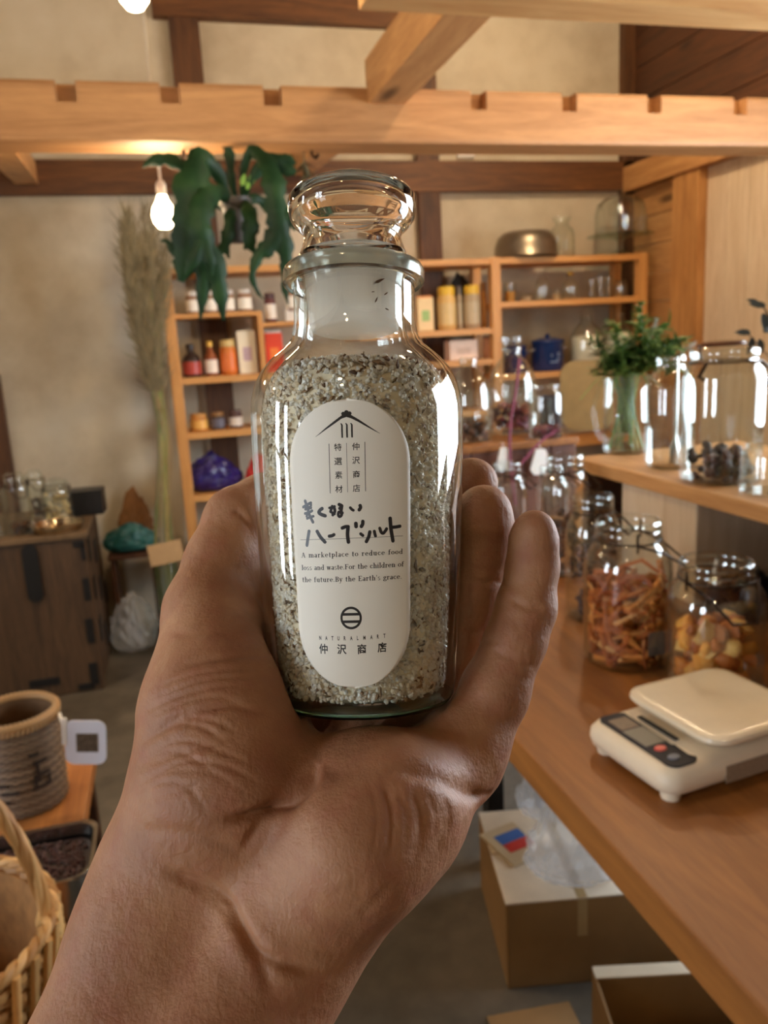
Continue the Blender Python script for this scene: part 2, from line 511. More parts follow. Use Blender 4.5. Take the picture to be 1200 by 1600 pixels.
palm.chain([J(390, 1420, 222, 19), J(330, 1530, 214, 20), J(250, 1690, 200, 21)], 10)
thumb = Field()
thumb.chain([J(338, 1050, 232, 16), J(324, 950, 246, 12.4), J(347, 875, 256, 11.0), J(374, 815, 264, 11.2), J(415, 790, 272, 10.4), J(470, 770, 280, 8.6)], 4)
thumb.chain([J(352, 915, 258, 11), J(430, 905, 280, 9.5), J(510, 960, 289, 10)], 8)
thumb.chain([J(352, 1010, 246, 13), J(440, 1010, 282, 10), J(505, 1060, 286, 11)], 9)
f_idx = Field()
f_idx.chain([J(500, 1110, 275, 11), J(530, 970, 284, 10), J(600, 860, 284, 9.2), J(650, 800, 277, 8.2)], 3)
f_mid = Field()
f_mid.chain([J(600, 1140, 266, 11), J(655, 990, 280, 10.0), J(702, 870, 276, 9.4), J(730, 790, 268, 8.9), J(737, 756, 262, 8.6)], 3)
f_rng = Field()
f_rng.chain([J(660, 1160, 247, 11.5), J(704, 1035, 255, 10.3), J(736, 930, 254, 9.8), J(753, 850, 251, 9.4), J(755, 812, 247, 8.9), J(756, 798, 246, 7.9)], 3)
f_lit = Field()
f_lit.chain([J(718, 1188, 228, 12), J(772, 1082, 231, 9.8), J(806, 1000, 233, 8.6), J(822, 950, 235, 8.5), J(832, 885, 236, 7.4), J(834, 842, 234, 6.7), J(835, 826, 233, 5.4)], 3)
D = None
for f in (thumb, f_idx, f_mid, f_rng, f_lit):
    x = smin(palm.d, f.d, 7.)
    D = x if D is None else smin(D, x, .6)
# the bottle presses into the palm and fingers: carve its shape out
sl = palm.sub(BOT_O-np.array([45, 6, 45]), BOT_O+np.array([45, 120, 45]))
X = GX[sl[0]][:, None, None]-BOT_O[0]; Y = GY[sl[1]][None, :, None]-BOT_O[1]; Z = GZ[sl[2]][None, None, :]-BOT_O[2]
h_ = X*BOT_AX[0]+Y*BOT_AX[1]+Z*0
rad = np.sqrt(np.maximum(X*X+Y*Y+Z*Z-h_*h_, 0))
pz = np.array([p[1] for p in BODY[2:]]); pr = np.array([p[0] for p in BODY[2:]])
rz_ = np.interp(h_, pz, pr)
db = np.maximum(rad-rz_, -h_)-.35
D[sl] = -smin(-D[sl], db, 2.0)
HV, HF = surface_nets(D, g0, H)
# keep the piece connected to the palm and relax the lattice steps a little
def relax(V, F, it, w):
    e = np.concatenate([F[:, [0, 1]], F[:, [1, 2]], F[:, [2, 3]], F[:, [3, 0]]])
    for _ in range(it):
        acc = np.zeros_like(V); cnt = np.zeros(len(V))
        for a, b_ in ((0, 1), (1, 0)):
            for ax in range(3): acc[:, ax] += np.bincount(e[:, a], V[e[:, b_], ax], len(V))
            cnt += np.bincount(e[:, a], minlength=len(V))
        V = V+w*(acc/np.maximum(cnt, 1)[:, None]-V)
    return V
HV = relax(HV, HF, 2, .5)
def normals(V, F):
    n = np.cross(V[F[:, 2]]-V[F[:, 0]], V[F[:, 3]]-V[F[:, 1]])
    N = np.zeros_like(V)
    for k in range(4):
        for ax in range(3): N[:, ax] += np.bincount(F[:, k], n[:, ax], len(V))
    return N/np.maximum(np.linalg.norm(N, axis=1), 1e-9)[:, None]
HN = normals(HV, HF)
# creases of the palm, wrist and finger joints: grooves pressed into the surface on the palm side
def pl(pts, n=8): return np.array([[p.x, p.y, p.z] for p in smooth_path([tuple(CM(*q)) for q in pts], n)])
def groove(pts, width, depth, side=1.2):
    """press a line of given half width in, with slightly swollen lips"""
    global HV
    P = pl(pts); best = np.full(len(HV), 1e9); tt = np.zeros(len(HV))
    lo, hi = P[:, :2].min(0)-width*5, P[:, :2].max(0)+width*5
    sel = np.where((HV[:, 0] > lo[0]) & (HV[:, 0] < hi[0]) & (HV[:, 1] > lo[1]) & (HV[:, 1] < hi[1]) & (HN[:, 2] < .15))[0]
    if not len(sel): return
    Q = HV[sel][:, :2]; bd = np.full(len(sel), 1e9); bt = np.zeros(len(sel))
    for i in range(len(P)-1):
        a, c = P[i, :2], P[i+1, :2]; ab = c-a
        t = np.clip(((Q-a)@ab)/(ab@ab+1e-9), 0, 1)
        dd = np.linalg.norm(Q-a-t[:, None]*ab, axis=1)
        m_ = dd < bd; bd[m_] = dd[m_]; bt[m_] = (i+t[m_])/(len(P)-1)
    taper = np.clip(np.minimum(bt, 1-bt)*5, 0.12, 1)
    amt = depth*taper*(-np.exp(-(bd/width)**2)+.10*np.exp(-((bd-width*2.6)/(width*1.5))**2))
    HV[sel] += HN[sel]*amt[:, None]
GROOVES = [
    ([(508, 1150, 225), (497, 1178, 218), (465, 1227, 205), (440, 1252, 198), (390, 1268, 196), (350, 1270, 196)], 1.25, 2.6),
    ([(440, 1252, 198), (405, 1285, 196), (380, 1330, 195)], 1.2, .7),
    ([(590, 1146, 225), (649, 1164, 220), (693, 1196, 214), (737, 1240, 210), (758, 1262, 210)], 1.5, 1.2),
    ([(505, 1160, 220), (530, 1172, 215), (554, 1172, 213), (590, 1152, 220)], 1.3, .5),
    ([(250, 1354, 196), (300, 1372, 195), (358, 1405, 193), (415, 1480, 190), (440, 1520, 190)], 1.5, 1.0),
    ([(360, 1400, 193), (400, 1460, 190), (455, 1480, 190), (522, 1496, 193)], 1.4, .9),
    ([(200, 1300, 200), (260, 1290, 197), (330, 1300, 195), (390, 1340, 195)], 1.6, .5),
    ([(235, 1150, 210), (290, 1120, 205), (350, 1100, 204), (420, 1085, 210)], .9, .45),
    ([(225, 1190, 208), (280, 1170, 203), (350, 1150, 201), (430, 1120, 206)], .9, .5),
    ([(260, 1045, 215), (310, 1030, 212), (370, 1022, 214), (410, 1018, 220)], .9, .45),
    ([(262, 985, 228), (310, 984, 226), (360, 980, 228), (400, 976, 235)], .9, .4),
    ([(215, 1240, 205), (270, 1228, 200), (330, 1215, 197)], .9, .4),
    ([(225, 1110, 214), (280, 1085, 208), (350, 1068, 206)], .8, .35),
    ([(372, 795, 262), (385, 806, 260), (396, 826, 258)], .9, .7),
    ([(796, 935, 226), (825, 950, 225), (850, 948, 228)], .9, .6),
    ([(770, 1018, 222), (800, 1030, 222), (836, 1040, 225)], .9, .35),
    ([(725, 902, 250), (755, 908, 250), (785, 905, 252)], .9, .6),
    ([(715, 975, 250), (740, 985, 250), (762, 980, 250)], .9, .45),
    ([(735, 1232, 214), (752, 1245, 214), (772, 1240, 218)], 1.0, .8),
    ([(600, 1180, 205), (612, 1260, 200), (600, 1330, 195)], 2.2, .45),
    ([(640, 1195, 206), (655, 1260, 202), (640, 1320, 200)], 2.0, .45),
    ([(682, 1215, 206), (690, 1265, 206), (672, 1310, 205)], 1.6, .4),
    ([(560, 1420, 190), (590, 1380, 192), (625, 1340, 196)], 1.5, .4),
]
gr_ = np.random.default_rng(4)
for i in range(13):                                  # fine lines fanning over the ball of the thumb
    v0 = 1062+15*i+gr_.uniform(-5, 5); u0 = 232-2.2*i+gr_.uniform(-6, 14); ln = gr_.uniform(.55, 1.0)
    GROOVES.append(([(u0, v0, 208), (u0+70*ln, v0-20-1.2*i+gr_.uniform(-4, 4), 203), (u0+140*ln, v0-30+gr_.uniform(-4, 4), 202), (u0+205*ln, v0-24+2*i, 204)], .62, gr_.uniform(.22, .42)))
for i in range(7):                                   # wrist lines
    u0, v0 = 240+26*i+gr_.uniform(-10, 10), 1335+18*i+gr_.uniform(-8, 8)
    GROOVES.append(([(u0, v0, 196), (u0+40, v0+26, 194), (u0+85, v0+44+gr_.uniform(-6, 6), 192)], .7, gr_.uniform(.2, .35)))
for i in range(6):                                   # lines down the heel of the hand
    u0 = 575+22*i
    GROOVES.append(([(u0, 1190+6*i, 206), (u0+14, 1235+4*i, 203), (u0+10, 1290, 201)], .7, gr_.uniform(.2, .35)))
for g in GROOVES: groove(*g)
HN = normals(HV, HF)
def put_frame(o, org):
    """seat an object modelled in the camera-height frame (right, up, away; mm) at its real place in the room"""
    w = EYE + CR*(org[0]/1000) + CU*(org[1]/1000) + CF*(org[2]/1000)
    mm = Matrix((CR, CU, CF)).transposed().to_4x4(); mm.translation = w
    o.matrix_world = mm
HORG = CM(400, 1400, 215)
me = bpy.data.meshes.new('hand')
me.from_pydata(((HV-HORG)/1000).tolist(), [], HF.tolist())
for p in me.polygons: p.use_smooth = True
hand = bpy.data.objects.new('hand', me); COL.objects.link(hand)
put_frame(hand, HORG)
tag(hand, 'bare left hand and wrist, fingers curled round the glass bottle of salt', 'hand')
def skin():
    t = NT('skin'); v = t.coords()
    big = t.noise(v, 38, 4, .6); fine = t.noise(v, 420, 5, .65)
    mott = t.noise(v, 140, 4)
    col = t.ramp(big, [(.30, srgb(146, 99, 69)), (.5, srgb(162, 114, 81)), (.72, srgb(180, 133, 98))])
    col = t.mix(t.ramp(mott, [(.45, (0, 0, 0)), (.75, (.5, .5, .5))]), col, srgb(152, 88, 66))
    st = t.n('ShaderNodeMapping', ins={'Vector': v, 'Rotation': (0, 0, R(35)), 'Scale': (1, .28, 1)})
    lines = t.noise(st.outputs[0], 700, 3, .6, .6)
    vor = t.n('ShaderNodeTexVoronoi', feature='DISTANCE_TO_EDGE', ins={'Vector': v, 'Scale': 900})
    hgt = t.math('ADD', t.math('MULTIPLY', fine, .6), t.math('ADD', t.math('MULTIPLY', lines, .9), t.math('MULTIPLY', vor.outputs[0], .5)))
    # long shallow skin folds running across the ball of the thumb and the palm
    fold = None
    for rot, sc_, ds in ((R(62), 60, 7.0), (R(105), 42, 9.0)):
        mpn = t.n('ShaderNodeMapping', ins={'Vector': v, 'Rotation': (0, 0, rot)})
        wv = t.n('ShaderNodeTexWave', wave_type='BANDS', bands_direction='X', ins={'Vector': mpn.outputs[0], 'Scale': sc_, 'Distortion': ds, 'Detail': 3, 'Detail Scale': .8})
        k = t.math('MULTIPLY', t.math('POWER', wv.outputs['Fac'], .35), t.ramp(t.noise(v, 45+20*ds, 2), [(.42, (0, 0, 0)), (.62, (1, 1, 1))]))
        fold = k if fold is None else t.math('ADD', fold, k)
    hgt = t.math('ADD', hgt, t.math('MULTIPLY', fold, .55))
    return t.bsdf(col, .6, t.bump(hgt, .27, .0008), Subsurface_Weight=.18, Subsurface_Radius=(.6, .25, .12), Subsurface_Scale=.006)
hand.data.materials.append(skin())

# ------------------------------------------------------------------ the bottle of salt
bottle = empty('salt_bottle', (0, 0, 0), 0, 'clear stoppered bottle of coarse herb salt with a white label, held in the hand', 'bottle')
w = EYE + (CR*float(BOT_O[0]) + CU*float(BOT_O[1]) + CF*float(BOT_O[2]))/1000
bz = (CR*float(BOT_AX[0]) + CU*float(BOT_AX[1])).normalized()
by_ = CF; bx = by_.cross(bz)
mm = Matrix((bx, by_, bz)).transposed().to_4x4(); mm.translation = w
bottle.matrix_world = mm
def mmp(prof): return [(r/1000, z/1000) for r, z in prof]
M_bottle = glass_thin('bottle_glass', (.985, .995, .985, 1), (.62, .68, .64, 1), .01)
M_foot = glass_solid('thick_foot_glass', (.80, .93, .86, 1), 0.0, 1.48)
M_stopper = glass_solid('stopper_glass', (.985, .995, .99, 1), 0.0, 1.48)
def ground():
    t = NT('ground_glass')
    a = t.n('ShaderNodeMixShader', ins={0: .45, 1: t.n('ShaderNodeBsdfTranslucent', ins={'Color': (.95, .92, .86, 1)}).outputs[0], 2: t.n('ShaderNodeBsdfDiffuse', ins={'Color': (.88, .84, .78, 1)}).outputs[0]})
    b_ = t.n('ShaderNodeMixShader', ins={0: .40, 1: t.n('ShaderNodeBsdfTransparent').outputs[0], 2: a.outputs[0]})
    return t.surf(b_.outputs[0])
M_ground = ground()
M_rim = glass_solid('rim_glass', (.86, .89, .87, 1), .14, 1.48)
INNER = [(16.2, 127), (15.2, 125.5), (14.7, 121), (14.8, 112), (15.2, 108), (16.0, 105), (17.8, 102.4), (21.4, 99.0), (24.4, 95.4), (26.6, 91.6), (27.5, 88),
         (28.0, 84), (27.7, 70), (26.9, 50), (26.0, 30), (25.1, 15), (24.4, 6.0), (23.2, 3.8), (18, 3.2), (0, 3.0)]
B().lathe(mmp([(0, 2.45), (26.35, 2.45)]+BODY[3:]+[(18.3, 121.5), (18.3, 126.9), (17.4, 127.1)]+INNER), 128).build('glass_body', M_bottle, bottle, 60, fix=False)
B().lathe(mmp([(0, 1.2), (18, 1.0), (21.5, .2), (22.8, 0), (25.2, .7), (26.1, 2.0), (26.25, 2.3), (0, 2.38)]), 128).build('glass_foot', M_foot, bottle, 50, fix=False)
B().lathe(mmp([(18.4, 121.8), (19.9, 121.7), (20.7, 122.3), (20.75, 124), (20.75, 125.6), (20.2, 126.7), (19.6, 127.1), (18.4, 127.1), (18.4, 121.8)]), 128).build('rim', M_rim, bottle, 40, fix=False)
knob = [(0, 127.25), (15.2, 127.25), (16.3, 127.6), (16.5, 128.6), (15.9, 130.4), (15.0, 132.8), (14.3, 135.0), (14.3, 136.8), (15.2, 138.2), (17.0, 139.6), (18.3, 141.4),
        (18.8, 143.6), (18.75, 146.8), (17.6, 148.6), (15.6, 149.7), (12, 150.2), (6, 150.3), (0, 150.3)]
cav = [(0, 147.6), (6, 147.5), (11.5, 147.2), (14.6, 146.2), (15.8, 144.5), (15.6, 142.6), (14.2, 140.6), (12.2, 138.4), (11.4, 136), (11.4, 134), (12, 132), (12.6, 130.6), (11.6, 129.8), (0, 129.6)]
B().lathe(mmp(knob), 96).lathe(mmp(cav), 96).build('stopper', M_stopper, bottle, 60, fix=False)
st_ = bottle.children[-1] if False else bpy.data.objects['stopper']
plug = [(0, 108.4), (11.2, 108.4), (12.8, 109), (13.3, 110.4), (13.9, 118), (14.55, 126.4), (14.2, 127.15), (0, 127.15)]
pcav = [(0, 125), (12.2, 125), (11.9, 118), (11.4, 112), (10.4, 110.8), (0, 110.6)]
B().lathe(mmp(plug), 96).lathe(mmp(pcav), 96).build('ground_plug', M_ground, st_, 60, fix=False)

# salt: a packed core with loose grains and herb flakes all round its face
inz = np.array([p[1] for p in INNER][::-1]); inr = np.array([p[0] for p in INNER][::-1])
def salt_r(z): return np.interp(z, inz, inr)
M_core = plain('salt_core', srgb(232, 220, 194), .8, .1, 220)
core = [(0, 3.6), (19, 3.8), (22.4, 5.6)]+[(float(salt_r(z))-1.5, z) for z in np.linspace(7.5, 93.6, 30)]+[(19, 96.2), (10, 97.2), (0, 97.4)]
B().lathe(mmp(core), 64).build('salt_core', M_core, bottle, 60)
def grains(name, n, flake, mat):
    b = B()
    bm = bmesh.new(); bmesh.ops.create_icosphere(bm, subdivisions=1, radius=1.15)
    cube = np.array([v.co for v in bm.verts]); cf = [tuple(v.index for v in f.verts) for f in bm.faces]; bm.free()
    lump = rng.normal(size=(9, 3))*.42; lph = rng.random(9)*6.28
    def patch(c): return float(np.sin(lump@c+lph).sum())/3
    top = int(n*.14)
    for i in range(n):
        if i < top:                                   # heaped surface
            rr = 24*math.sqrt(rng.random()); z = 97.2+rng.normal(0, .5)-.09*max(0, rr-14); a = rng.random()*6.283
            if rr > salt_r(z)-1.0: continue
        else:
            z = rng.uniform(4.4, 96.4); a = rng.random()*6.283; rr = salt_r(z)-.9-abs(rng.normal(0, .5))
        c = np.array([rr*math.cos(a), rr*math.sin(a), z])
        q = rng.normal(size=(3, 3)); q, _ = np.linalg.qr(q)
        if flake:
            L = abs(rng.normal(.6, .45))+.45; w_ = rng.uniform(.26, .72)
            if rng.random() < .04: L *= 1.5
            t = np.array([-math.sin(a), math.cos(a), 0]); rad_ = c*np.array([1, 1, 0])/max(1e-6, math.hypot(c[0], c[1]))
            th = rng.random()*6.283; u_ = math.cos(th)*t+math.sin(th)*np.array([0, 0, 1]); v_ = np.cross(rad_, u_)
            c = c+rad_*(.7 if rng.random() < .5 else .25)
            if patch(c) < -.1 and rng.random() < .62: continue
            bend = rng.normal(0, .22)
            pts = []
            for e, wv in ((-1, .35), (0, 1), (1, .3)):
                o_ = c+u_*L*e+v_*(bend*(1-e*e)*L)-rad_*(.18*e*e)
                pts += [o_+v_*w_*wv, o_-v_*w_*wv, o_-rad_*.12]
            fs = [(0, 3, 4, 1), (3, 6, 7, 4), (0, 2, 5, 3), (2, 1, 4, 5), (3, 5, 8, 6), (5, 4, 7, 8), (0, 1, 2), (6, 8, 7)]
            k = rng.random()
            base = [srgb(112, 80, 52), srgb(138, 104, 68), srgb(120, 98, 64), srgb(156, 122, 84), srgb(88, 64, 44)][int(k*5)]
            b.add([tuple(p/1000) for p in pts], fs, base)
        else:
            sc = (.36+.52*rng.random()**1.6)*np.array([1, rng.uniform(.7, 1.2), rng.uniform(.6, 1.1)])
            vs = (cube*sc*(1+rng.normal(0, .17, (len(cube), 3))))@q.T+c
            k = rng.random(); g_ = rng.uniform(.90, 1.0)
            pt = patch(c)
            base = (g_, g_*.94, g_*.82) if k+.35*max(0, pt) < .80 else (g_*.82, g_*.70, g_*.54)
            if pt > .75 and k < .5: base = (g_*.66, g_*.54, g_*.41)
            b.add([tuple(p/1000) for p in vs], cf, base)
    o = b.build(name, mat, bottle, 180 if flake else None, fix=False)
    o['kind'] = 'stuff'
    return o
M_grain = by_tone('salt_grain', .32, Subsurface_Weight=.6, Subsurface_Radius=(1, .9, .75), Subsurface_Scale=.0022)
M_flake = by_tone('herb_flake', .65)
grains('salt_grains', 19000, False, M_grain)
grains('herb_flakes', 2300, True, M_flake)
# specks clinging inside the neck
b = B()
for u, v, L, an in ((598, 461, 1.9, 20), (610, 478, .7, 30), (594, 490, .9, 60), (611, 502, .6, -30), (589, 478, .4, 0)):
    x = (u-556)/5.8; z = 126-(v-425)/5.55; y = -math.sqrt(max(0, 14.4**2-x*x))
    ca, sa = math.cos(R(an)), math.sin(R(an)); wd = L*.22
    p = [(-L, -wd*.3), (0, -wd), (L, wd*.2), (L*.4, wd), (-L*.5, wd*.9)]
    b.prism([((x+q[0]*ca-q[1]*sa)/1000, (z+q[0]*sa+q[1]*ca)/1000) for q in p], y/1000, (y+.35)/1000)
b.build('herb_specks', plain('dark_speck', srgb(84, 50, 28), .6), bottle)

# label: a pill of paper wrapped on the glass, and what is printed on it
bpz = np.array([p[1] for p in BODY[2:]]); bpr = np.array([p[0] for p in BODY[2:]])
LZ, LPH = 47.0, -.052
def on_glass(s, t, lift=.12):
    z = LZ+t; r = float(np.interp(z, bpz, bpr))
    a = LPH+s/30.4
    return (math.sin(a)*(r+lift)/1000, -math.cos(a)*(r+lift)/1000, z/1000)
def uv2st(u, v):
    """printed positions measured on the label, about its middle"""
    x = ((u-553)-.024*(v-851))/6.10
    return 30.4*math.asin(max(-1, min(1, x/30.4))), (851-v)/6.10
LW, LH = 16.4, 37.4
b = B(); NS, NTT = 26, 96
grid = {}
vs = []; fs = []
for j in range(NTT+1):
    t = -LH+2*LH*j/NTT
    k = abs(t)-(LH-LW)
    hw = LW if k <= 0 else math.sqrt(max(0, LW*LW-k*k))
    for i in range(NS+1): vs.append(on_glass(hw*(2*i/NS-1), t, .06))
for j in range(NTT):
    for i in range(NS):
        a = j*(NS+1)+i; fs.append((a, a+1, a+NS+2, a+NS+1))
paper = b.add(vs, fs).build('label_sticker', plain('label_paper', srgb(232, 228, 216), .55, .015, 90), bottle, 180, fix=False)
md = paper.modifiers.new('paper', 'SOLIDIFY'); md.thickness = .00005; md.offset = 1
tag(paper, 'white pill-shaped paper label')
M_ink = plain('black_ink', (.012, .010, .010, 1), .5, .1)
M_marker = plain('marker_ink', (.016, .014, .018, 1), .4, .3)
class Ink:
    def __init__(s): s.b = B()
    def ribbon(s, pts, w, cap=True):
        """stroke with round ends; pts in (s, t) mm; w number or per point full widths"""
        P = [np.array(p, float) for p in pts]; n = len(P)
        ws = [x/2 for x in (w if hasattr(w, '__len__') else [w]*n)]
        L, Rr = [], []
        for i in range(n):
            d = P[min(i+1, n-1)]-P[max(i-1, 0)]; d = d/(np.linalg.norm(d)+1e-9); nn = np.array([-d[1], d[0]])
            L.append(P[i]+nn*ws[i]); Rr.append(P[i]-nn*ws[i])
        s.poly_strip(L, Rr)
        if cap:
            for P_, r_ in ((P[0], ws[0]), (P[-1], ws[-1])): s.disc(P_, r_)
    def poly_strip(s, L, Rr):
        n = len(L)
        s.b.add([on_glass(*p) for p in L]+[on_glass(*p) for p in Rr], [(i, n+i, n+i+1, i+1) for i in range(n-1)])
    def disc(s, c, r, n=14):
        s.b.add([on_glass(c[0]+r*math.cos(6.2832*k/n), c[1]+r*math.sin(6.2832*k/n)) for k in range(n)], [tuple(range(n))])
    def poly(s, pts): s.b.add([on_glass(*p) for p in pts], [tuple(range(len(pts)))])
    def done(s, name, mat): return s.b.build(name, mat, paper, None, fix=False)   # ink is seen from either side
def typeset(name, text, u, v, size, sx=1.0, bold=0.0):
    """one run of type centred on (u, v); size in px of the capital or full-width body"""
    cu = bpy.data.curves.new(name, 'FONT'); cu.body = text; cu.size = 1; cu.align_x = 'CENTER'; cu.offset = bold; cu.resolution_u = 3
    to = bpy.data.objects.new(name, cu); COL.objects.link(to)
    dg_ = bpy.context.evaluated_depsgraph_get()
    me_ = to.evaluated_get(dg_).to_mesh()
    vs_ = [(p.co.x, p.co.y) for p in me_.vertices]; fs_ = [tuple(f.vertices) for f in me_.polygons]
    to.to_mesh_clear(); bpy.data.objects.remove(to)
    y0, y1 = min(p[1] for p in vs_), max(p[1] for p in vs_); x0, x1 = min(p[0] for p in vs_), max(p[0] for p in vs_)
    k = size/6.10/(y1-y0); s0, t0 = uv2st(u, v)
    return [(s0+(p[0]-(x0+x1)/2)*k*sx, t0+(p[1]-(y0+y1)/2)*k) for p in vs_], fs_
def run(name, items, mat):
    b_ = B()
    for it in items:
        vs_, fs_ = typeset('type', *it)
        b_.add([on_glass(*p) for p in vs_], fs_)
    return b_.build(name, mat, paper, None, fix=False)
# roof crest with three strokes
k = Ink(); S_ = lambda X, Y: uv2st(480+X/8.571, 630+Y/8.571)
for side in ([(577, 128, 185), (640, 160, 205), (740, 222, 258), (860, 305, 330), (950, 366, 380), (1015, 410, 414)],
             [(577, 128, 185), (512, 162, 205), (420, 228, 268), (300, 318, 345), (220, 384, 398), (160, 430, 434)]):
    xs = np.linspace(side[0][0], side[-1][0], 26); o_ = np.argsort([q[0] for q in side]); sx_ = [side[i][0] for i in o_]
    k.poly_strip([S_(X, np.interp(X, sx_, [side[i][1] for i in o_])) for X in xs], [S_(X, np.interp(X, sx_, [side[i][2] for i in o_])) for X in xs])
for X, Y, r_ in ((535, 140, 27), (577, 122, 29), (618, 138, 27), (577, 150, 30), (545, 155, 22), (612, 155, 22)): k.disc(S_(X, Y), r_/8.571/6.1)
for X in (512, 577, 642):
    k.ribbon([S_(X-10, 266), S_(X+6, 290), S_(X+7, 370), S_(X+10, 460)], [.25, .42, .46, .42], False)
k.done('roof_crest', M_ink)
k = Ink()
for (a, c) in (((343, 533), (354, 1197)), ((577, 530), (590, 1190)), ((818, 522), (830, 1182))):
    k.ribbon([S_(a[0]+(c[0]-a[0])*i/10, a[1]+(c[1]-a[1])*i/10) for i in range(11)], .17 if a[0] != 577 else .11, False)
pa, pb = uv2st(469.5, 842.3), uv2st(636, 839.5)
k.ribbon([(pa[0]+(pb[0]-pa[0])*i/24, pa[1]+(pb[1]-pa[1])*i/24) for i in range(25)], .10, False)
k.done('printed_rules', M_ink)
rows = [(462, 583), (465, 772), (470, 955), (472, 1143)]; rows2 = [(700, 580), (703, 765), (708, 952), (708, 1138)]
run('printed_column', [(ch, 480+x/8.571, 630+y/8.571, 11.6, 1, .012) for ch, (x, y) in zip('特選素材', rows)], M_ink)
run('printed_column', [(ch, 480+x/8.571, 630+y/8.571, 11.6, 1, .012) for ch, (x, y) in zip('仲沢商店', rows2)], M_ink)
run('shop_name', [(ch, 480+x/7.5, 940+y/7.5, 16.2, .98, .022) for ch, x, y in zip('仲沢商店', (187, 427, 683, 937), (570, 572, 573, 563))], M_ink)
run('shop_name_small', [(ch, 480+x/7.5, 940+y/7.5, 6.6, .62, .03) for ch, x, y in zip('NATURALMART', (148, 229, 308, 386, 467, 550, 630, 715, 803, 884, 965), (440, 441, 441, 442, 440, 440, 439, 438, 435, 431, 426))], M_ink)
# round mark with two bars
k = Ink(); c0 = uv2st(480+549/7.5, 940+200/7.5); ro, ri = 135/7.5/6.1, 106/7.5/6.1
A_ = [6.28319*i/48 for i in range(49)]
k.poly_strip([(c0[0]+ro*math.cos(a), c0[1]+ro*math.sin(a)) for a in A_], [(c0[0]+ri*math.cos(a), c0[1]+ri*math.sin(a)) for a in A_])
for Y in (156, 244):
    dy = (200-Y)/7.5/6.1; hw = math.sqrt(ro*ro-dy*dy)-.15
    k.ribbon([(c0[0]-hw+2*hw*i/8, c0[1]+dy+.02*(i/8-.5)) for i in range(9)], 32/7.5/6.1, False)
k.done('round_mark', M_ink)
# the two handwritten lines
k = Ink(); Q_ = lambda X, Y: uv2st(455+X/6, 765+Y/6)
def hw(pts, w): k.ribbon([tuple(p)[:2] for p in smooth_path([(*Q_(*p), 0) for p in pts], 5)], w*1.22/6/6.1)
hw([(148, 92), (156, 120), (160, 150)], 24); hw([(128, 150), (170, 128), (205, 112)], 22); hw([(205, 112), (200, 150), (150, 158)], 20)
hw([(150, 172), (180, 165), (205, 160)], 22); hw([(145, 212), (190, 200), (215, 188)], 22); hw([(175, 180), (190, 230), (222, 295)], 24); hw([(165, 260), (195, 248), (228, 240)], 20); hw([(180, 150), (178, 190), (160, 240)], 20)
hw([(316, 170), (298, 182), (284, 206), (310, 226), (345, 238)], 28)
hw([(388, 165), (415, 160), (438, 152)], 20); hw([(415, 150), (402, 190), (398, 200)], 22); hw([(436, 170), (440, 200), (420, 232)], 24); hw([(400, 200), (420, 215), (436, 222)], 22)
hw([(482, 135), (508, 150), (488, 172)], 26); hw([(505, 160), (500, 205), (510, 215)], 26); hw([(505, 215), (480, 205), (472, 232), (486, 250), (505, 235), (500, 215)], 22)
hw([(588, 168), (600, 182), (616, 193)], 22); hw([(680, 150), (684, 168), (672, 190)], 27)
hw([(180, 382), (168, 440), (154, 515)], 27)
hw([(262, 384), (295, 438), (338, 486)], 28)
hw([(382, 432), (410, 428), (428, 418)], 26)
hw([(510, 357), (540, 346), (566, 346)], 27); hw([(566, 346), (560, 420), (568, 490)], 29)
hw([(640, 318), (642, 345)], 30); hw([(706, 300), (704, 325), (692, 346)], 28)
hw([(686, 416), (706, 432)], 24); hw([(772, 400), (762, 445), (740, 490)], 27)
hw([(815, 395), (820, 420), (826, 440)], 24); hw([(866, 368), (880, 405), (900, 415), (925, 385), (930, 375)], 25)
hw([(962, 278), (972, 380), (992, 490)], 30); hw([(985, 362), (1020, 360), (1056, 354)], 26)
k.done('handwriting', M_marker)
# three lines of roman type drawn letter by letter
TK, TN, SF = .130, .060, .055
class Roman:
    def __init__(s): s.P = []
    def bar(s, x0, y0, x1, y1): s.P.append([(x0, y0), (x1, y0), (x1, y1), (x0, y1)])
    def V(s, x, y0, y1, lo=True, hi=False, w=TK):
        s.bar(x-w/2, y0, x+w/2, y1)
        if lo: s.bar(x-.115, y0, x+.115, y0+SF)
        if hi: s.bar(x-.125, y1-SF, x+.02, y1)
    def D(s, x0, y0, x1, y1, w):
        d = w/2; s.P.append([(x0-d, y0), (x0+d, y0), (x1+d, y1), (x1-d, y1)])
    def A(s, cx_, cy_, rx, ry, a0, a1, thick=TK, n=16):
        n = max(3, int(n*abs(a1-a0)/360)+2)
        pr = None
        for i in range(n+1):
            a = R(a0+(a1-a0)*i/n); wv = (TN+(thick-TN)*abs(math.cos(a))**1.3)/2
            o_ = (cx_+(rx+wv)*math.cos(a), cy_+(ry+wv*.6)*math.sin(a)); i_ = (cx_+(rx-wv)*math.cos(a), cy_+(ry-wv*.9)*math.sin(a))
            if pr: s.P.append([pr[0], o_, i_, pr[1]])
            pr = (o_, i_)
XH, AS, CP = .47, .72, .69
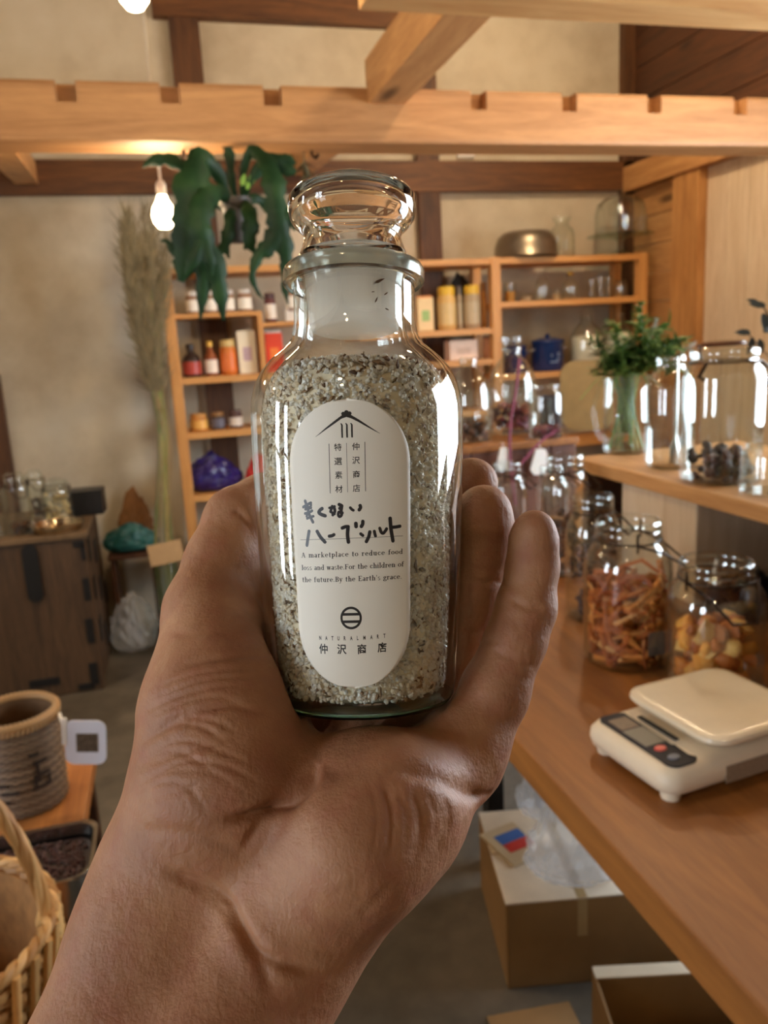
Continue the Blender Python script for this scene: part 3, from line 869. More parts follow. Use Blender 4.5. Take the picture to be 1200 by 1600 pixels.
def glyph(c):
    g = Roman()
    def n_(x): g.V(x, 0, XH, True, True); g.A(x+.13, XH-.16, .13, .14, 160, 0); g.V(x+.26, 0, XH-.15)
    if c == 'a': g.A(.17, .13, .11, .11, 0, 360); g.V(.30, .02, .34, False); g.A(.19, .33, .11, .12, 0, 165); g.bar(.25, 0, .38, SF); w_ = .40
    elif c == 'b': pass
    elif c == 'c': g.A(.22, .235, .16, .21, 50, 325); g.bar(.29, .33, .38, .40); w_ = .42
    elif c == 'd': g.A(.20, .22, .14, .20, 30, 330); g.V(.36, 0, AS, False, True); g.bar(.36, 0, .47, SF); w_ = .49
    elif c == 'e': g.A(.22, .235, .16, .21, 0, 320); g.bar(.08, .23, .40, .23+SF); w_ = .44
    elif c == 'f': g.V(.13, 0, .58); g.A(.25, .58, .12, .11, 180, 40); g.bar(.02, XH-SF, .29, XH); w_ = .31
    elif c == 'g': g.A(.20, .32, .12, .13, 0, 360); g.A(.22, -.06, .17, .11, 0, 360); g.A(.17, .12, .08, .07, 90, 270, .06); g.bar(.27, .40, .42, .45); w_ = .43
    elif c == 'h': g.V(.12, 0, AS, True, True); g.A(.25, XH-.16, .13, .14, 160, 0); g.V(.38, 0, XH-.15); w_ = .50
    elif c == 'i': g.V(.12, 0, XH, True, True); g.A(.12, .63, .03, .03, 0, 360, .06); w_ = .25
    elif c == 'k': g.V(.12, 0, AS, True, True); g.D(.17, .20, .36, XH, .05); g.D(.40, 0, .22, .27, TK); g.bar(.30, XH-SF, .46, XH); g.bar(.32, 0, .50, SF); w_ = .49
    elif c == 'l': g.V(.12, 0, AS, True, True); w_ = .25
    elif c == 'm': n_(.12); g.A(.51, XH-.16, .13, .14, 160, 0); g.V(.64, 0, XH-.15); w_ = .76
    elif c == 'n': n_(.12); w_ = .50
    elif c == 'o': g.A(.23, .235, .17, .21, 0, 360); w_ = .46
    elif c == 'p': g.V(.12, -.21, XH, True, True); g.A(.27, .235, .14, .20, 150, -150); w_ = .48
    elif c == 'r': g.V(.12, 0, XH, True, True); g.A(.26, .33, .12, .11, 165, 45); g.bar(.28, .34, .37, .44); w_ = .38
    elif c == 's': g.A(.18, .35, .11, .10, 30, 250, .08); g.A(.18, .12, .12, .11, 90, -160, .09); w_ = .36
    elif c == 't': g.V(.13, .05, .62, False); g.A(.22, .09, .09, .08, 180, 300); g.bar(.02, XH-SF, .28, XH); w_ = .31
    elif c == 'u': g.V(.12, .14, XH, False, True); g.A(.24, .15, .12, .13, 180, 340); g.V(.38, 0, XH, False, True); g.bar(.38, 0, .49, SF); w_ = .51
    elif c == 'w': g.D(.18, 0, .08, XH, TK); g.D(.18, 0, .30, XH, TN); g.D(.42, 0, .31, XH, TK); g.D(.42, 0, .54, XH, TN); g.bar(.0, XH-SF, .19, XH); g.bar(.24, XH-SF, .40, XH); g.bar(.47, XH-SF, .62, XH); w_ = .62
    elif c == 'y': g.D(.23, .02, .09, XH, TK); g.D(.17, -.16, .38, XH, TN); g.bar(.01, XH-SF, .20, XH); g.bar(.30, XH-SF, .46, XH); g.A(.11, -.15, .06, .05, 180, 340); w_ = .46
    elif c == 'A': g.D(.10, 0, .31, CP, TN); g.D(.53, 0, .32, CP, TK); g.bar(.18, .22, .44, .22+SF); g.bar(.0, 0, .2, SF); g.bar(.42, 0, .64, SF); w_ = .64
    elif c == 'F': g.V(.14, 0, CP, True, True); g.bar(.1, CP-SF, .50, CP); g.bar(.45, CP-.18, .50, CP); g.bar(.15, .34, .36, .34+SF); g.bar(.34, .27, .38, .45); w_ = .53
    elif c == 'E': g.V(.14, 0, CP, True, True); g.bar(.1, CP-SF, .51, CP); g.bar(.47, CP-.17, .51, CP); g.bar(.15, .34, .36, .34+SF); g.bar(.34, .27, .38, .45); g.bar(.1, 0, .54, SF); g.bar(.49, 0, .54, .18); w_ = .57
    elif c == 'B': g.V(.14, 0, CP, True, True); g.A(.28, .52, .15, .15, 90, -90); g.A(.28, .18, .18, .16, 90, -90); g.bar(.1, CP-SF, .30, CP); g.bar(.15, .34, .30, .34+SF); g.bar(.1, 0, .30, SF); w_ = .53
    elif c == '.': g.A(.1, .055, .03, .03, 0, 360, .06); w_ = .22
    elif c == "'": g.D(.09, .50, .11, .72, .07); w_ = .20
    else: w_ = .30
    return g.P, w_
def roman_line(name, text, u0, v0, u1, v1, px):
    """line of type from (u0, v0) to (u1, v1) on its baseline, px per em"""
    gl = [glyph(c) for c in text]
    nat = sum(g[1] for g in gl); spare = ((u1-u0)/px-nat)/max(1, len(text)-1)
    b_ = B(); x = 0
    for P, w_ in gl:
        for q in P: b_.add([on_glass(*uv2st(u0+(x+p[0])*px, v0+(v1-v0)*((x+p[0])*px/(u1-u0))-p[1]*px)) for p in q], [(0, 1, 2, 3)])
        x += w_+spare
    b_.build(name, M_ink, paper, None, fix=False)
roman_line('printed_line', 'A marketplace to reduce food', 470, 870.8, 636.5, 868, 11.7)
roman_line('printed_line', 'loss and waste.For the children of', 470, 890.8, 638.5, 888.2, 11.7)
roman_line('printed_line', "the future.By the Earth's grace.", 470.5, 910, 636, 907.5, 11.7)

# ------------------------------------------------------------------ jars and other glass, built once per kind
M_glass = glass_thin('jar_glass')
M_glass_green = glass_thin('green_tinted_glass', (.93, .985, .96, 1), (.45, .62, .55, 1))
M_wire = plain('dark_wire', srgb(58, 44, 34), .35, .2, Metallic=.9)
M_steel = plain('brushed_steel', srgb(190, 188, 182), .22, .06, Metallic=1.0)
M_black = plain('black_plastic', srgb(22, 21, 22), .4, .2)
M_cream = plain('cream_plastic', srgb(230, 216, 192), .4, .03)
M_white = plain('white_paint', srgb(232, 226, 216), .5, .03)
M_lidgold = plain('gold_lid', srgb(206, 164, 70), .3, .08, Metallic=.7)
M_cork = plain('cork', srgb(176, 126, 78), .85, .25, 90)
JW = [(.0, .0), (.86, .0), (.97, .025), (1, .06), (1, .64), (.985, .70), (.93, .765), (.82, .825), (.74, .86), (.72, .885), (.745, .90), (.745, .925), (.715, .94), (.745, .955), (.74, .985), (.70, 1.0)]     # swing-top storage jar
JD = [(.0, .0), (.86, .0), (.96, .02), (1, .06), (1, .52), (.97, .60), (.86, .70), (.66, .79), (.46, .855), (.38, .89), (.36, .93), (.42, .94), (.42, .97), (.36, 1.0)]                                      # narrow-necked jar
JT = [(.0, .0), (.9, .0), (.98, .02), (1, .05), (1, .78), (.96, .84), (.86, .885), (.80, .91), (.80, .93), (.83, .94), (.83, .985), (.78, 1.0)]                                                        # wide straight jar
GL = [(.0, .0), (.74, .0), (.80, .02), (1.0, 1.0)]                                                                                                                                                     # tumbler
def shell(prof, r, h, wall):
    """outer wall, over the lip and down inside"""
    o = [(a*r, b_*h) for a, b_ in prof]
    i = [(max(0, a*r-wall), b_*h) for a, b_ in prof]
    i = [(a, max(z, wall*1.6)) for a, z in i if a > 0]
    return o+[(max(i[-1][0], .001), h)]+i[::-1][1:]+[(0, wall*1.6)]
def rad_at(prof, r, h, z): return float(np.interp(z/h, [p[1] for p in prof[1:]], [p[0] for p in prof[1:]]))*r
def vessel(name, loc, prof, r, h, label, cat, group=None, mat=None, wall=.003, n=40, rz=0.0, part='glass'):
    t = empty(name, loc, rz, label, cat, group)
    B().lathe(shell(prof, r, h, wall), n).build(part, mat or M_glass, t, 50, fix=False)
    return t
def swing_bail(t, prof, r, h, drop=.16, az=-60, swing=1, lid=False):
    """wire collar, side pivots and the loose swinging lever of a storage jar"""
    zc = .872*h; rc = rad_at(prof, r, h, zc)+.0015
    b = B(); b.tube([(rc*math.cos(R(a)), rc*math.sin(R(a)), zc) for a in range(0, 360, 12)], .0016, 6, True)
    a0 = R(az)
    for s in (-1, 1):
        p = Vector((rc*math.cos(a0+s*1.25), rc*math.sin(a0+s*1.25), zc))
        b.tube([p, p*1.06+Vector((0, 0, .006)), p*1.08+Vector((0, 0, -.012)), p*1.04+Vector((0, 0, -.02))], .0018, 6)
    p0 = Vector((rc*1.06*math.cos(a0-1.25), rc*1.06*math.sin(a0-1.25), zc)); p1 = Vector((rc*1.06*math.cos(a0+1.25), rc*1.06*math.sin(a0+1.25), zc))
    mid = Vector((math.cos(a0), math.sin(a0), 0))*(rc+.035*swing)
    q0 = p0*.62+mid*.55; q1 = p1*.62+mid*.55
    q0.z = q1.z = zc-drop*h*.9
    tip0, tip1 = mid.copy()+Vector((-math.sin(a0), math.cos(a0), 0))*-.018, mid.copy()+Vector((-math.sin(a0), math.cos(a0), 0))*.018
    tip0.z = tip1.z = zc-drop*h
    b.tube([p0, (p0+tip0)/2+Vector((0, 0, .006)), tip0, tip1, (p1+tip1)/2+Vector((0, 0, .006)), p1], .0022, 6)
    b.build('wire_clasp', M_wire, t, 60)
def strips(t, name, mat, r, h, n, ln, wd, cols, seed, loose=.25):
    """a heap of dried strips"""
    g = np.random.default_rng(seed); b = B()
    for k in range(n):
        rr = (r-.006)*math.sqrt(g.random()); a = g.random()*6.283; z = .008+h*g.random()**.9*(1+loose*(g.random()-.5))
        c = Vector((rr*math.cos(a), rr*math.sin(a), z)); d = Vector(g.normal(size=3)); d.z *= .6; d.normalize()
        e = Vector(g.normal(size=3))*ln*.25
        pts = []
        for s in (-1, -.3, .4, 1):
            p = c+d*ln*.5*s+e*(1-s*s)
            q = math.hypot(p.x, p.y)
            if q > r-wd-.001: p.x *= (r-wd-.001)/q; p.y *= (r-wd-.001)/q
            p.z = max(wd, p.z); pts.append(p)
        cc = cols[int(g.integers(len(cols)))]; v = g.uniform(.75, 1.15)
        b.tube(pts, [wd*.7, wd, wd*.9, wd*.5], 5, col=tuple(min(1, x*v) for x in cc[:3]), flat=(tuple(Vector(g.normal(size=3)).normalized()), .45))
    o = b.build(name, mat, t, 60, fix=False); o['kind'] = 'stuff'; return o
def lumps(t, name, mat, r, h, n, sz, cols, seed):
    g = np.random.default_rng(seed); b = B()
    bm = bmesh.new(); bmesh.ops.create_icosphere(bm, subdivisions=1, radius=1)
    bv = np.array([v.co for v in bm.verts]); bf = [tuple(v.index for v in f.verts) for f in bm.faces]; bm.free()
    for k in range(n):
        s = sz*g.uniform(.6, 1.3); rr = max(0, r-s*1.05-.001)*math.sqrt(g.random()); a = g.random()*6.283
        z = s*.9+max(0, h-s)*g.random()
        q, _ = np.linalg.qr(g.normal(size=(3, 3)))
        v = (bv*s*np.array([1, g.uniform(.6, 1), g.uniform(.5, .9)])*(1+g.normal(0, .16, (len(bv), 1))))@q.T+np.array([rr*math.cos(a), rr*math.sin(a), z])
        v[:, 2] = np.maximum(v[:, 2], .001)
        cc = cols[int(g.integers(len(cols)))]; m_ = g.uniform(.7, 1.2)
        b.add(v.tolist(), bf, tuple(min(1, x*m_) for x in cc[:3]))
    o = b.build(name, mat, t, 60, fix=False); o['kind'] = 'stuff'; return o
M_dried = by_tone('dried_food', .6, Subsurface_Weight=.15, Subsurface_Radius=(1, .5, .2), Subsurface_Scale=.004)
def depth(P): return (P-EYE).dot(CF)
def px(P, n): return n*depth(P)/F_PX             # size of n pixels at P

# ------------------------------------------------------------------ right side: long worktop, low hutch on it, crate at its far end
ZT = .85
M_top = wood('worktop_wood', srgb(162, 104, 46), srgb(120, 72, 28), 'y', .52)
top = empty('worktop_table', (.415, 1.2, 0), 0, 'long brown wooden worktop on black legs carrying the kitchen scale and jars', 'table')
def loc(b_, parent): return [(-parent.location.x, -parent.location.y, -parent.location.z)]
def bx_(name, mat, parent, a, c, bev=.004, smooth=None):
    """box given in room coordinates, made a part of parent (unrotated)"""
    o = parent.location
    return B().box([a[i]-o[i] for i in range(3)], [c[i]-o[i] for i in range(3)], bev).build(name, mat, parent, smooth)
bx_('tabletop', M_top, top, (.415, -.7, ZT-.045), (1.62, 2.75, ZT), .003)
bx_('apron', M_top, top, (.50, -.6, ZT-.12), (.525, 2.65, ZT-.045))
for x, y in ((.70, 1.76), (.575, -.5), (1.5, 1.44), (1.5, -.5), (.575, 2.6), (1.5, 2.6)):
    bx_('leg', M_black, top, (x, y, 0), (x+.045, y+.045, ZT-.045), .003)

ZH = 1.094
hut = empty('low_hutch', (.95, 1.2, ZT), 0, 'low wooden hutch standing on the worktop, its board carrying the greens and big jars', 'shelf')
bx_('board', M_pine_y, hut, (.945, .35, ZH-.03), (1.42, 1.755, ZH), .003)
bx_('side_panel', M_white_board, hut, (.965, 1.30, ZT), (1.40, 1.565, ZH-.03))
bx_('back_panel', M_dark_board, hut, (1.39, .35, ZT), (1.41, 1.74, ZH-.03))
bx_('end_panel', M_dark_board, hut, (.965, 1.72, ZT), (1.39, 1.742, ZH-.03))
bx_('end_panel', M_white_board, hut, (.965, .36, ZT), (1.39, .385, ZH-.03))

# crate of dark planks at the far end of the worktop
cr = empty('dark_wooden_crate', (.75, 2.15, ZT), 0, 'dark brown plank crate at the far end of the worktop under the hanging tags', 'crate')
M_crate = wood('crate_wood', srgb(112, 70, 50), srgb(70, 40, 28), 'z', .55)
zc = 1.085-ZT
for k in range(5):
    x0 = .003+.084*k
    B().box((x0, 0, 0), (x0+.08, .016, zc-.02), .003).build('plank', M_crate, cr)
for y in (.0, .33): B().box((0, y+.016, 0), (.016, y+.03, zc-.02), .002).build('post', M_crate, cr)
B().box((0, .33, 0), (.42, .346, zc-.02), .003).build('back', M_crate, cr)
B().box((.404, .016, 0), (.42, .33, zc-.02), .003).build('side', M_crate, cr)
B().box((0, .03, 0), (.016, .33, zc-.02), .003).build('side', M_crate, cr)
B().box((-.006, -.006, zc-.02), (.426, .352, zc), .004).build('lid', M_top, cr)

# jars and bottles on the crate
petal = [srgb(92, 30, 44), srgb(120, 44, 62), srgb(70, 26, 30), srgb(140, 76, 64)]
brown = [srgb(74, 44, 26), srgb(52, 30, 18), srgb(98, 60, 34)]
def jar_on(name, u0, u1, v0, v1, Y, zbase, prof, label, cat='jar', group=None, content=None, cols=None, fill=.3, mat=None, seed=1):
    """jar whose left, right, top and foot read u0, u1, v0, v1 in the photo, standing at depth Y on zbase"""
    P = at_y((u0+u1)/2, (v0+v1)/2, Y); P.z = zbase
    r = px(P, (u1-u0)/2); hh = px(P, v1-v0)*1.0
    t = vessel(name, P, prof, r, hh, label, cat, group, mat)
    if content == 'lumps': lumps(t, 'contents', M_dried, r*.93, hh*fill, 90, r*.16, cols, seed)
    if content == 'strips': strips(t, 'contents', M_dried, r*.94, hh*fill, 120, r*1.0, r*.07, cols, seed)
    return t, r, hh
ZCR = 1.085+.0005
jar_on('glass_bottle', 700, 768, 566, 694, 2.27, ZCR, JD, 'round-shouldered glass bottle on the crate, leftmost, beside the salt bottle', 'bottle', None, 'lumps', brown, .22, seed=3)
t, r, hh = jar_on('glass_bottle', 764, 838, 558, 692, 2.37, ZCR, JD, 'tallest glass bottle on the crate, with dark red petals inside', 'bottle', None, 'lumps', petal, .34, seed=4)
B().lathe([(0, hh*1.0), (r*.34, hh*1.0), (r*.36, hh*1.03), (r*.46, hh*1.04), (r*.46, hh*1.09), (r*.3, hh*1.12), (0, hh*1.125)], 24).build('stopper', M_glass, t, 50)
t, r, hh = jar_on('storage_jar', 826, 880, 612, 694, 2.20, ZCR, JT, 'short wide glass jar at the right end of the crate', 'jar', None, 'lumps', petal, .2, seed=5)
P = at_y(865, 690, 2.42); P.z = ZCR
t = empty('navy_mug', P, 0, 'dark navy mug half hidden behind the jar at the right end of the crate', 'mug')
B().lathe(shell([(0, 0), (.95, 0), (1, .04), (1, 1)], px(P, 22), px(P, 48), .004), 32).build('cup', plain('navy_enamel', srgb(24, 34, 62), .3, .1), t, 50)
# paper tags on strings in front of the crate, hung from a red ribbon tied along the bottles
M_tagp = plain('tag_paper', srgb(236, 228, 222), .8, .03, Subsurface_Weight=.2)
M_ribbon = plain('mauve_ribbon', srgb(128, 52, 74), .6, .15)
for n, (u, v, wpx, hpx, lab) in enumerate(((788, 718, 26, 38, 'small white paper tag on a string, left of two against the crate'), (845, 722, 36, 42, 'larger white paper tag on a string, right of two against the crate'))):
    P = at_y(u, v, 2.125)
    t = empty('paper_tag', P, 0, lab, 'tag', 'paper tags hung on the crate')
    w2, h2 = px(P, wpx)/2, px(P, hpx)/2
    B().prism([(-w2*.45, h2), (w2*.4, h2*.95), (w2*.9, -h2*.1), (w2, -h2*.8), (w2*.5, -h2), (-w2*.7, -h2*.9), (-w2, -h2*.5), (-w2*.8, h2*.1)], -.004, .004).build('packet', M_tagp, t)
    top_ = at_y(u-4, 634 if n else 655, 2.125)
    B().tube([(0, -.002, h2), (px(P, -2), .0, h2+(1.085+ZT-ZT-P.z-h2)*.5), (0, .004, 1.088-P.z), (0, .02, 1.09-P.z)], .0012, 5).build('string', M_tagp, t)
b = B()
for q in ([(812, 560), (806, 610), (798, 660), (797, 720), (806, 790)], [(870, 672), (845, 690), (825, 712), (800, 742)]):
    b.tube(smooth_path([at_y(u, v, 2.118) for u, v in q], 6), .0045, 6, flat=((0, 1, 0), .25))
P0 = at_y(800, 700, 2.118); o = b.build('mauve_ribbon', M_ribbon, None, 60)
tag(o, 'mauve ribbon trailing down the front of the dark crate between the paper tags', 'ribbon')

# storage jars standing on the worktop
orange = [srgb(196, 104, 40), srgb(222, 138, 62), srgb(168, 82, 30), srgb(230, 160, 90)]
amber = [srgb(226, 156, 66), srgb(200, 120, 44), srgb(236, 186, 108), srgb(176, 96, 34)]
dark = [srgb(60, 36, 24), srgb(40, 26, 20), srgb(86, 54, 34)]
P = at_z(979, 1028, ZT); P.z = ZT
r1 = px(P, 66); h1 = px(P, 222)
j = vessel('storage_jar', P, JW, r1, h1, 'glass storage jar half full of orange dried peel strips, behind the scale', 'jar', 'swing-top jars on the worktop')
strips(j, 'dried_peel', M_dried, r1*.95, h1*.50, 170, r1*1.15, r1*.085, orange, 11)
swing_bail(j, JW, r1, h1, .16, -35, 1.0)
B().prism(rrect(r1*.62, r1*.55, .003), -r1*.93, -r1*.93+.001).build('desiccant_sachet', plain('sachet_grey', srgb(122, 112, 104), .6, .1), j).location = (r1*.28, 0, h1*.20)
P = at_z(1113, 1072, ZT); P.z = ZT
r2 = px(P, 74); h2 = px(P, 205)
j = vessel('storage_jar', P, JW, r2, h2, 'glass storage jar of crinkled amber dried fruit, right of the orange peel jar', 'jar', 'swing-top jars on the worktop')
lumps(j, 'dried_fruit', M_dried, r2*.95, h2*.52, 95, r2*.25, amber, 12)
swing_bail(j, JW, r2, h2, .22, -100, .9)
for (u0, u1, v0, v1, Y, lab, cols, fill, sd) in (
        (884, 968, 782, 975, 1.33, 'dark-filled storage jar behind the orange peel jar', dark, .62, 21),
        (846, 922, 760, 945, 1.62, 'storage jar with a brown cap of herbs, left of the dark-filled jar', brown, .55, 22),
        (764, 824, 762, 900, 1.86, 'storage jar seen between the raised fingers', brown, .35, 23),
        (838, 890, 742, 850, 1.95, 'small bright storage jar against the crate front', brown, .2, 24)):
    t, r, hh = jar_on('storage_jar', u0, u1, v0, v1, Y, ZT, JW, lab, 'jar', 'swing-top jars on the worktop', 'lumps', cols, fill, seed=sd)
    swing_bail(t, JW, r, hh, .14, -50)

# things on the hutch board
P = at_z(978, 706, ZH); P.z = ZH
rp = px(P, 35); hp = px(P, 118)
pit = vessel('glass_pitcher', P, [(0, 0), (.9, 0), (.98, .03), (1, .08), (.98, .5), (.93, .8), (.96, .93), (1.02, 1.0)], rp, hp, 'glass pitcher holding the bunch of fresh green herbs', 'pitcher')
b = B(); b.tube(smooth_path([(-rp*.95, -.006, hp*.92), (-rp*1.35, -.01, hp*.88), (-rp*1.72, -.012, hp*.62), (-rp*1.6, -.012, hp*.35), (-rp*1.2, -.008, hp*.2), (-rp*.97, -.005, hp*.17)], 6), .006, 10)
b.build('handle', M_glass, pit, 60)
def leaf_blade(b, base, d, ln, wd, nrm, col, curl=.3):
    d = Vector(d).normalized(); s = d.cross(Vector(nrm)); s = s.normalized() if s.length > 1e-4 else d.orthogonal().normalized(); u_ = s.cross(d)
    vs = []; n = 5
    for i in range(n+1):
        t = i/n; w_ = wd*math.sin(math.pi*min(1, .08+t*.92))**.8*(1-.25*t); c = Vector(base)+d*ln*t-u_*(curl*ln*t*t)
        vs += [c-s*w_+u_*w_*.3, c-u_*.0006, c+s*w_+u_*w_*.3, c+u_*.0006]
    fs = []
    for i in range(n):
        a = i*4; q = a+4
        fs += [(a, a+1, q+1, q), (a+1, a+2, q+2, q+1), (a+2, a+3, q+3, q+2), (a+3, a, q, q+3)]
    b.add(vs, fs, col)
M_leaf = by_tone('leaf', .5)
g = np.random.default_rng(5)
P = at_z(978, 706, ZH); P.z = ZH
herb = empty('herb_bunch', (P.x, P.y, ZH+.006), 0, 'bunch of fresh green herbs with pale flower spikes standing in the glass pitcher', 'plant')
st, lv = B(), B()
greens = [(.09, .17, .03), (.14, .25, .05), (.06, .13, .025), (.20, .30, .08), (.08, .16, .05)]
for k in range(44):
    a = g.random()*6.283; sp = g.random()**.7
    top_p = Vector((rp*2.9*sp*math.cos(a)+rp*.5, rp*1.5*sp*math.sin(a), hp*(1.15+.75*g.random()-.55*sp)))
    f0 = Vector((rp*.75*math.cos(a+2), rp*.75*math.sin(a+2), .004)); f1 = Vector((rp*.6*math.cos(a), rp*.6*math.sin(a), hp*1.03))
    path = smooth_path([f0, f1, (f1+top_p)/2+Vector((0, 0, hp*.06)), top_p], 4)
    cc = greens[int(g.integers(5))]
    st.tube(path, .0012, 5, col=(cc[0]*1.2, cc[1]*1.2, cc[2]))
    for q in range(4, len(path)):
        if path[q].z < hp*.98: continue
        for _ in range(4):
            d = Vector(g.normal(size=3)); d.z = abs(d.z)*.6+.1
            v = g.uniform(.7, 1.35)
            leaf_blade(lv, path[q], d, g.uniform(.020, .048), g.uniform(.005, .011), (0, 0, 1) if abs(d.normalized().z) < .9 else (1, 0, 0), tuple(c*v for c in cc))
st.build('stem', M_leaf, herb, 60, fix=False)['kind'] = 'stuff'
lv.build('leaves', M_leaf, herb, 60, fix=False)['kind'] = 'stuff'
for (u, v, tilt) in ((1026, 500, .05), (1085, 535, .6)):
    tp = at_y(u, v, P.y)-Vector((P.x, P.y, ZH+.006))
    b = B(); base = Vector((rp*.2, 0, hp*.8))
    b.tube([base, (base+tp)/2, tp], .0011, 5, col=(.25, .28, .16))
    dr = (tp-(base+tp)/2).normalized()
    for k in range(70):
        q = tp-dr*.05*g.random(); d = Vector(g.normal(size=3))+dr*.6
        leaf_blade(b, q, d, .009, .003, (0, 0, 1), (.5, .5, .44))
    b.build('flower_spike', M_leaf, herb, 60, fix=False)
P = at_z(905, 706, ZH); P = at_x(918, 712, 1.24); P.z = ZH
t = empty('yellow_board', P, R(20), 'yellow rounded board standing behind the glass pitcher', 'board')
bw, bh = px(P, 80), px(P, 108)
b = B(); b.prism([(x, y+bh/2) for x, y in rrect(bw, bh, bw*.28)], -.008, .008); b.build('board', plain('yellow_board', srgb(152, 122, 72), .7, .1), t, 40)
t.rotation_euler = (R(-8), 0, R(-20))
# bottle with a metal spoon in it, big clip jar, small jar
P = at_z(1045, 730, ZH); P.z = ZH
rb, hb = px(P, 37), px(P, 172)
t = vessel('glass_bottle', P, [(0, 0), (.8, 0), (.95, .03), (1, .08), (1, .70), (.93, .78), (.70, .86), (.56, .89), (.54, .93), (.58, .94), (.58, .985), (.54, 1)], rb, hb, 'empty tall glass bottle between the herb pitcher and the big clip jar', 'bottle')
t = tag(B().tube(smooth_path([(P.x+rb*.1, P.y-.01, ZH+.008), (P.x+rb*.2, P.y-.008, ZH+hb*.5), (P.x+rb*.28, P.y, ZH+hb*.98)], 6), [.012]*3+[.004]*10, 8, flat=((0, 1, 0), .3)).build('long_spoon', M_steel, None, 60), 'long metal spoon leaning inside the empty tall glass bottle', 'spoon')
P = at_z(1125, 750, ZH); P.z = ZH
rj, hj = px(P, 60), px(P, 203)
j = vessel('clip_jar', P, JT, rj, hj, 'big clear clip jar with dark dried lumps at its bottom, beside the greens', 'jar', None, None, .004)
lumps(j, 'dried_fruit', M_dried, rj*.92, hj*.25, 60, rj*.2, [srgb(50, 30, 24), srgb(36, 22, 20), srgb(70, 40, 30)], 31)
b = B(); rc = rj*.86
b.tube([(rc*math.cos(R(a)), rc*math.sin(R(a)), hj*.90) for a in range(0, 360, 12)], .002, 6, True)
b.tube([(rc*.6, -rc*.8, hj*.90), (rc*.95, -rc*.75, hj*.84), (rc*1.35, -rc*.5, hj*.66)], .003, 6); b.tube([(rc*.95, rc*.2, hj*.90), (rc*1.2, -rc*.1, hj*.84), (rc*1.35, -rc*.45, hj*.66)], .003, 6)
b.tube([(-rc*.9, -rc*.4, hj*.90), (-rc*1.06, -rc*.3, hj*.80), (-rc*.98, -rc*.45, hj*.78)], .004, 6)
b.build('wire_clasp', M_wire, j, 60)
lid = B().lathe([(0, 0), (rj*.56, 0), (rj*.60, .003), (rj*.56, .008), (rj*.3, .011), (0, .012)], 40)
o = lid.build('open_lid', plain('smoked_lid', srgb(92, 58, 40), .25, .2), j, 50); o.location = (0, rj*.12, hj+.002); o.rotation_euler = (R(-2), 0, 0)
b = B(); b.tube([(0, rj*.9, hj*.9), (0, rj*.98, hj*.98), (0, rj*.92, hj+.004)], .003, 6); b.build('hinge', M_wire, j, 60)
P = at_z(1200, 770, ZH); P.z = ZH
rs, hs = px(P, 42), px(P, 78)
t = vessel('storage_jar', P, JT, rs, hs, 'small glass jar in front of the big clip jar, at the picture edge', 'jar')
b = B(); b.tube(smooth_path([(-rs*.7, -rs*.8, hs*.82), (-rs*.2, -rs*1.02, hs*.5), (rs*.4, -rs*.95, hs*.2)], 6), .004, 8); b.build('red_band', plain('red_rubber', srgb(150, 40, 44), .5), t, 60)
b = B(); b.tube(smooth_path([(rs*.3, -rs*1.0, hs*.7), (-rs*.2, -rs*1.05, hs*.35), (-rs*.7, -rs*.85, hs*.08)], 6), .004, 8); b.build('wire_clasp', M_wire, t, 60)

# black kitchen things on the worktop under the hutch board
def P_on(u, v, x, z): p = at_x(u, v, x); p.z = z; return p
P = P_on(1176, 882, 1.03, ZT+.001)
t = empty('black_kettle', P, 0, 'black enamel kettle under the hutch board, right of the canister', 'kettle')
rk = px(P, 34); hk = px(P, 72)
B().lathe([(0, 0), (rk, 0), (rk*1.02, .006), (rk*.96, hk*.55), (rk*.72, hk*.86), (rk*.62, hk*.9), (0, hk*.92)], 40).build('body', plain('black_enamel', srgb(16, 17, 20), .18, .1), t, 50)
B().lathe([(0, hk*.92), (rk*.55, hk*.92), (rk*.4, hk), (rk*.12, hk*1.03), (rk*.14, hk*1.10), (0, hk*1.13)], 24).build('lid', M_black, t, 50)
b = B(); b.tube(smooth_path([(-rk*.8, 0, hk*.35), (-rk*1.3, -.004, hk*.62), (-rk*1.55, -.006, hk*.88)], 6), [.012]*6+[.008]*7, 10); b.build('spout', M_black, t, 60)
P = P_on(1128, 872, 1.00, ZT+.001)
t = empty('black_canister', P, 0, 'black canister with a steel lid under the hutch board, left of the kettle', 'canister')
rk, hk = px(P, 22), px(P, 58)
B().lathe([(0, 0), (rk, 0), (rk, hk*.75), (0, hk*.75)], 32).build('body', M_black, t, 50)
B().lathe([(0, hk*.75), (rk*1.02, hk*.75), (rk*1.02, hk*.86), (rk*.6, hk), (0, hk*1.02)], 32).build('lid', M_steel, t, 50)
for n, (u, lab) in enumerate(((1124, 'dark blue utensil handle hanging under the hutch board, nearer the whitewashed panel'), (1139, 'dark blue utensil handle hanging under the hutch board, nearer the kettle'))):
    P = at_x(u, 800, 1.06)
    o = B().tube([(P.x, P.y, ZH-.03), (P.x, P.y, ZH-.09)], .006, 8).build('utensil', plain('navy_handle', srgb(30, 38, 66), .4), None, 60); tag(o, lab, 'utensil', 'utensils under the hutch board')
P = at_x(1118, 850, 1.0); P.z = ZT
o = B().prism([(0, 0), (.012, 0), (-.018, .105), (-.026, .10)], -.001, .001, 'x').build('white_knife', M_white, None); o.location = (P.x-.012, P.y, ZT); tag(o, 'thin white blade standing on edge beside the black canister', 'knife')

